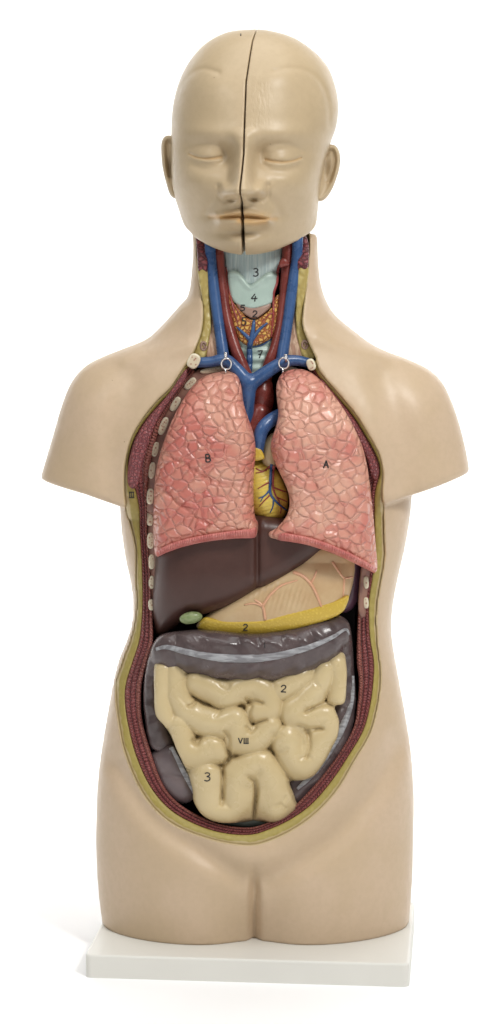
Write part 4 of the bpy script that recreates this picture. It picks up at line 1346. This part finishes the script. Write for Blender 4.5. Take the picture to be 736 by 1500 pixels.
# the saw cut runs front to back at a slight slant, as the head is turned a little aside
im = [int(np.argmin(np.abs(hu - m_))) for m_ in sp]
wmid = np.array([HW0 - math.sqrt(max(hfront[i, j], 0)) - D_[i, j] for j, i in enumerate(im)])
wmid = smooth1(wmid, 5)
spw = sp[None, :, None] + 0.13 * (Wh - wmid[None, :, None])
FL = smax(FH, (hu[:, None, None] - (spw - gap[None, :, None] / 2)).astype(np.float32), 1.6)
headL = net_obj('head_half', FL, org, (hs, hs, hws), M['head'], attr=gold, bvh='headL')
del FL
FR = smax(FH, ((spw + gap[None, :, None] / 2) - hu[:, None, None]).astype(np.float32), 1.6)
headR = net_obj('head_half', FR, org, (hs, hs, hws), M['head'], attr=gold, bvh='headR')
del FR, FH
tag(headL, 'half of the bald beige head showing only a narrow sliver of ear', 'model head', 'two halves of the split head')
tag(headR, 'half of the bald beige head with the fully visible ear and scuffed forehead', 'model head', 'two halves of the split head')
set_org(headL, (320, 350, 10)); set_org(headR, (410, 350, 10))


def ear(poly, wc, concha, helix, parent, sgn):
    p = spline(poly, 5, True)
    c = p.mean(0)

    def post(q):
        q = q.copy()
        inner = np.exp(-0.5 * (((q[:, 0] - concha[0]) / concha[2]) ** 2 + ((q[:, 1] - concha[1]) / concha[3]) ** 2))
        d = poly_sd(p, q[:, 0], q[:, 1])
        fr_ = q[:, 2] < wc(q[:, 0], q[:, 1]) + 9
        rim = np.exp(-0.5 * ((d + 4) / 2.2) ** 2)
        gro = np.exp(-0.5 * ((d + 8.5) / 2.0) ** 2) * (q[:, 1] < concha[1] + 16)
        q[:, 2] += fr_ * (14 * inner - 2.5 * rim + 5.0 * gro)
        return q
    return relief('ear', poly, wc, 20, 6, M['head'], parent, step=1.1, post=post)


ear([(462, 232), (470, 222), (478, 214), (486, 211.5), (493, 214.5), (498, 224), (499, 236), (497, 249), (493, 262), (488, 275), (481, 287), (474, 293.5), (467, 294.5), (461, 290), (458, 262)],
    lambda U, V: 2 + 0.35 * (U - 470), (476, 252, 7, 15), None, headR, 1)
ear([(262, 204), (254, 199.5), (245, 198.5), (239, 203), (236.5, 212), (236.5, 226), (238, 243), (241, 258), (244.5, 271), (248, 282), (252, 288.5), (258, 290), (263, 280), (264, 240)],
    lambda U, V: 4 + 0.35 * (262 - U), (251, 245, 4, 13), None, headL, -1)
surf_mark = mark(['headL'], [('I', 353, 51, 3, 3, 0, .9)], headL, 'ink_dot')

# ------------------------------------------------------------------ BOARD
import bmesh
FLc, FRc, BRc = Vector((-0.1449, -0.0843)), Vector((0.1367, -0.1102)), Vector((0.1535, 0.078))
wd = (FRc - FLc).length; dp = (BRc - FRc).length; ctr = (FLc + BRc) / 2
ang = math.atan2((FRc - FLc).y, (FRc - FLc).x)
bm = bmesh.new()
bmesh.ops.create_cube(bm, size=1.0)
for v_ in bm.verts: v_.co = Vector((v_.co.x * wd, v_.co.y * dp, (v_.co.z + 0.5) * TOP_Z))
ve = [e for e in bm.edges if abs(e.verts[0].co.z - e.verts[1].co.z) > 0.01]
bmesh.ops.bevel(bm, geom=ve, offset=0.006, segments=5, profile=0.5, affect='EDGES')
he = [e for e in bm.edges if e.verts[0].co.z > TOP_Z - 1e-5 and e.verts[1].co.z > TOP_Z - 1e-5]
bmesh.ops.bevel(bm, geom=he, offset=0.0022, segments=4, profile=0.5, affect='EDGES')
me = bpy.data.meshes.new('display_board'); bm.to_mesh(me); bm.free()
me.materials.append(M['board'])
for p_ in me.polygons: p_.use_smooth = False
bo = bpy.data.objects.new('display_board', me); COL.objects.link(bo)
bo.location = (ctr.x, ctr.y, 0.0); bo.rotation_euler = (0, 0, ang)
tag(bo, 'thick white rectangular board with rounded corners carrying the whole model', 'display base')

# ------------------------------------------------------------------ BACKDROP
prof = [(-4.0, 0.0), (0.9, 0.0)] + [(0.9 + 0.7 * math.sin(t), 0.7 - 0.7 * math.cos(t)) for t in np.linspace(0, math.pi / 2, 14)[1:]] + [(1.6, 3.4)]
V_, fc = [], []
for y, z in prof: V_ += [(-3.2, y, z), (3.2, y, z)]
for i in range(len(prof) - 1): fc.append((2 * i, 2 * i + 1, 2 * i + 3, 2 * i + 2))
bd = link('backdrop', np.array(V_), fc, M['paper'])
tag(bd, 'seamless white paper sweep under and behind the model', 'backdrop', kind='structure')

# ------------------------------------------------------------------ LIGHT
wrl = bpy.data.worlds.new('World'); scene.world = wrl; wrl.use_nodes = True
wrl.node_tree.nodes['Background'].inputs[0].default_value = (1, 0.99, 0.97, 1)
wrl.node_tree.nodes['Background'].inputs[1].default_value = 0.25


def area(name, loc, tgt, sx, sy, power, col=(1, 1, 1)):
    L = bpy.data.lights.new(name, 'AREA'); L.shape = 'RECTANGLE'; L.size = sx; L.size_y = sy; L.energy = power; L.color = col
    o = bpy.data.objects.new(name, L); COL.objects.link(o)
    o.location = loc
    o.rotation_euler = (Vector(tgt) - Vector(loc)).to_track_quat('-Z', 'Y').to_euler()
    return o


area('key_softbox', (1.05, -1.65, 2.05), (0, 0, 0.5), 0.42, 0.55, 35, (1, 0.985, 0.96))
area('fill_softbox', (-1.15, -1.65, 2.0), (0, 0, 0.5), 0.40, 0.5, 9.5, (1, 0.985, 0.96))
area('top_softbox', (0.1, -0.3, 2.4), (0, -0.15, 0), 1.8, 1.8, 25)
for sx in (-1.3, 1.3):
    bl = area('backdrop_softbox', (sx, 0.85, 2.2), (sx, 1.55, 0.6), 1.4, 0.6, 22)
    bl.data.spread = math.radians(105)

# ------------------------------------------------------------------ CAMERA
cam = bpy.data.cameras.new('Camera'); co = bpy.data.objects.new('Camera', cam); COL.objects.link(co)
co.location = (0, -D, HC); co.rotation_euler = (math.pi / 2, 0, 0)
cam.sensor_width = 36; cam.lens = FPX / 1500 * 36
cam.shift_y = -(750 - V0) / 1500
cam.clip_start = 0.05; cam.clip_end = 50
scene.camera = co
scene.view_settings.view_transform = 'Standard'; scene.view_settings.look = 'None'
scene.view_settings.exposure = 0.0; scene.view_settings.gamma = 1.0
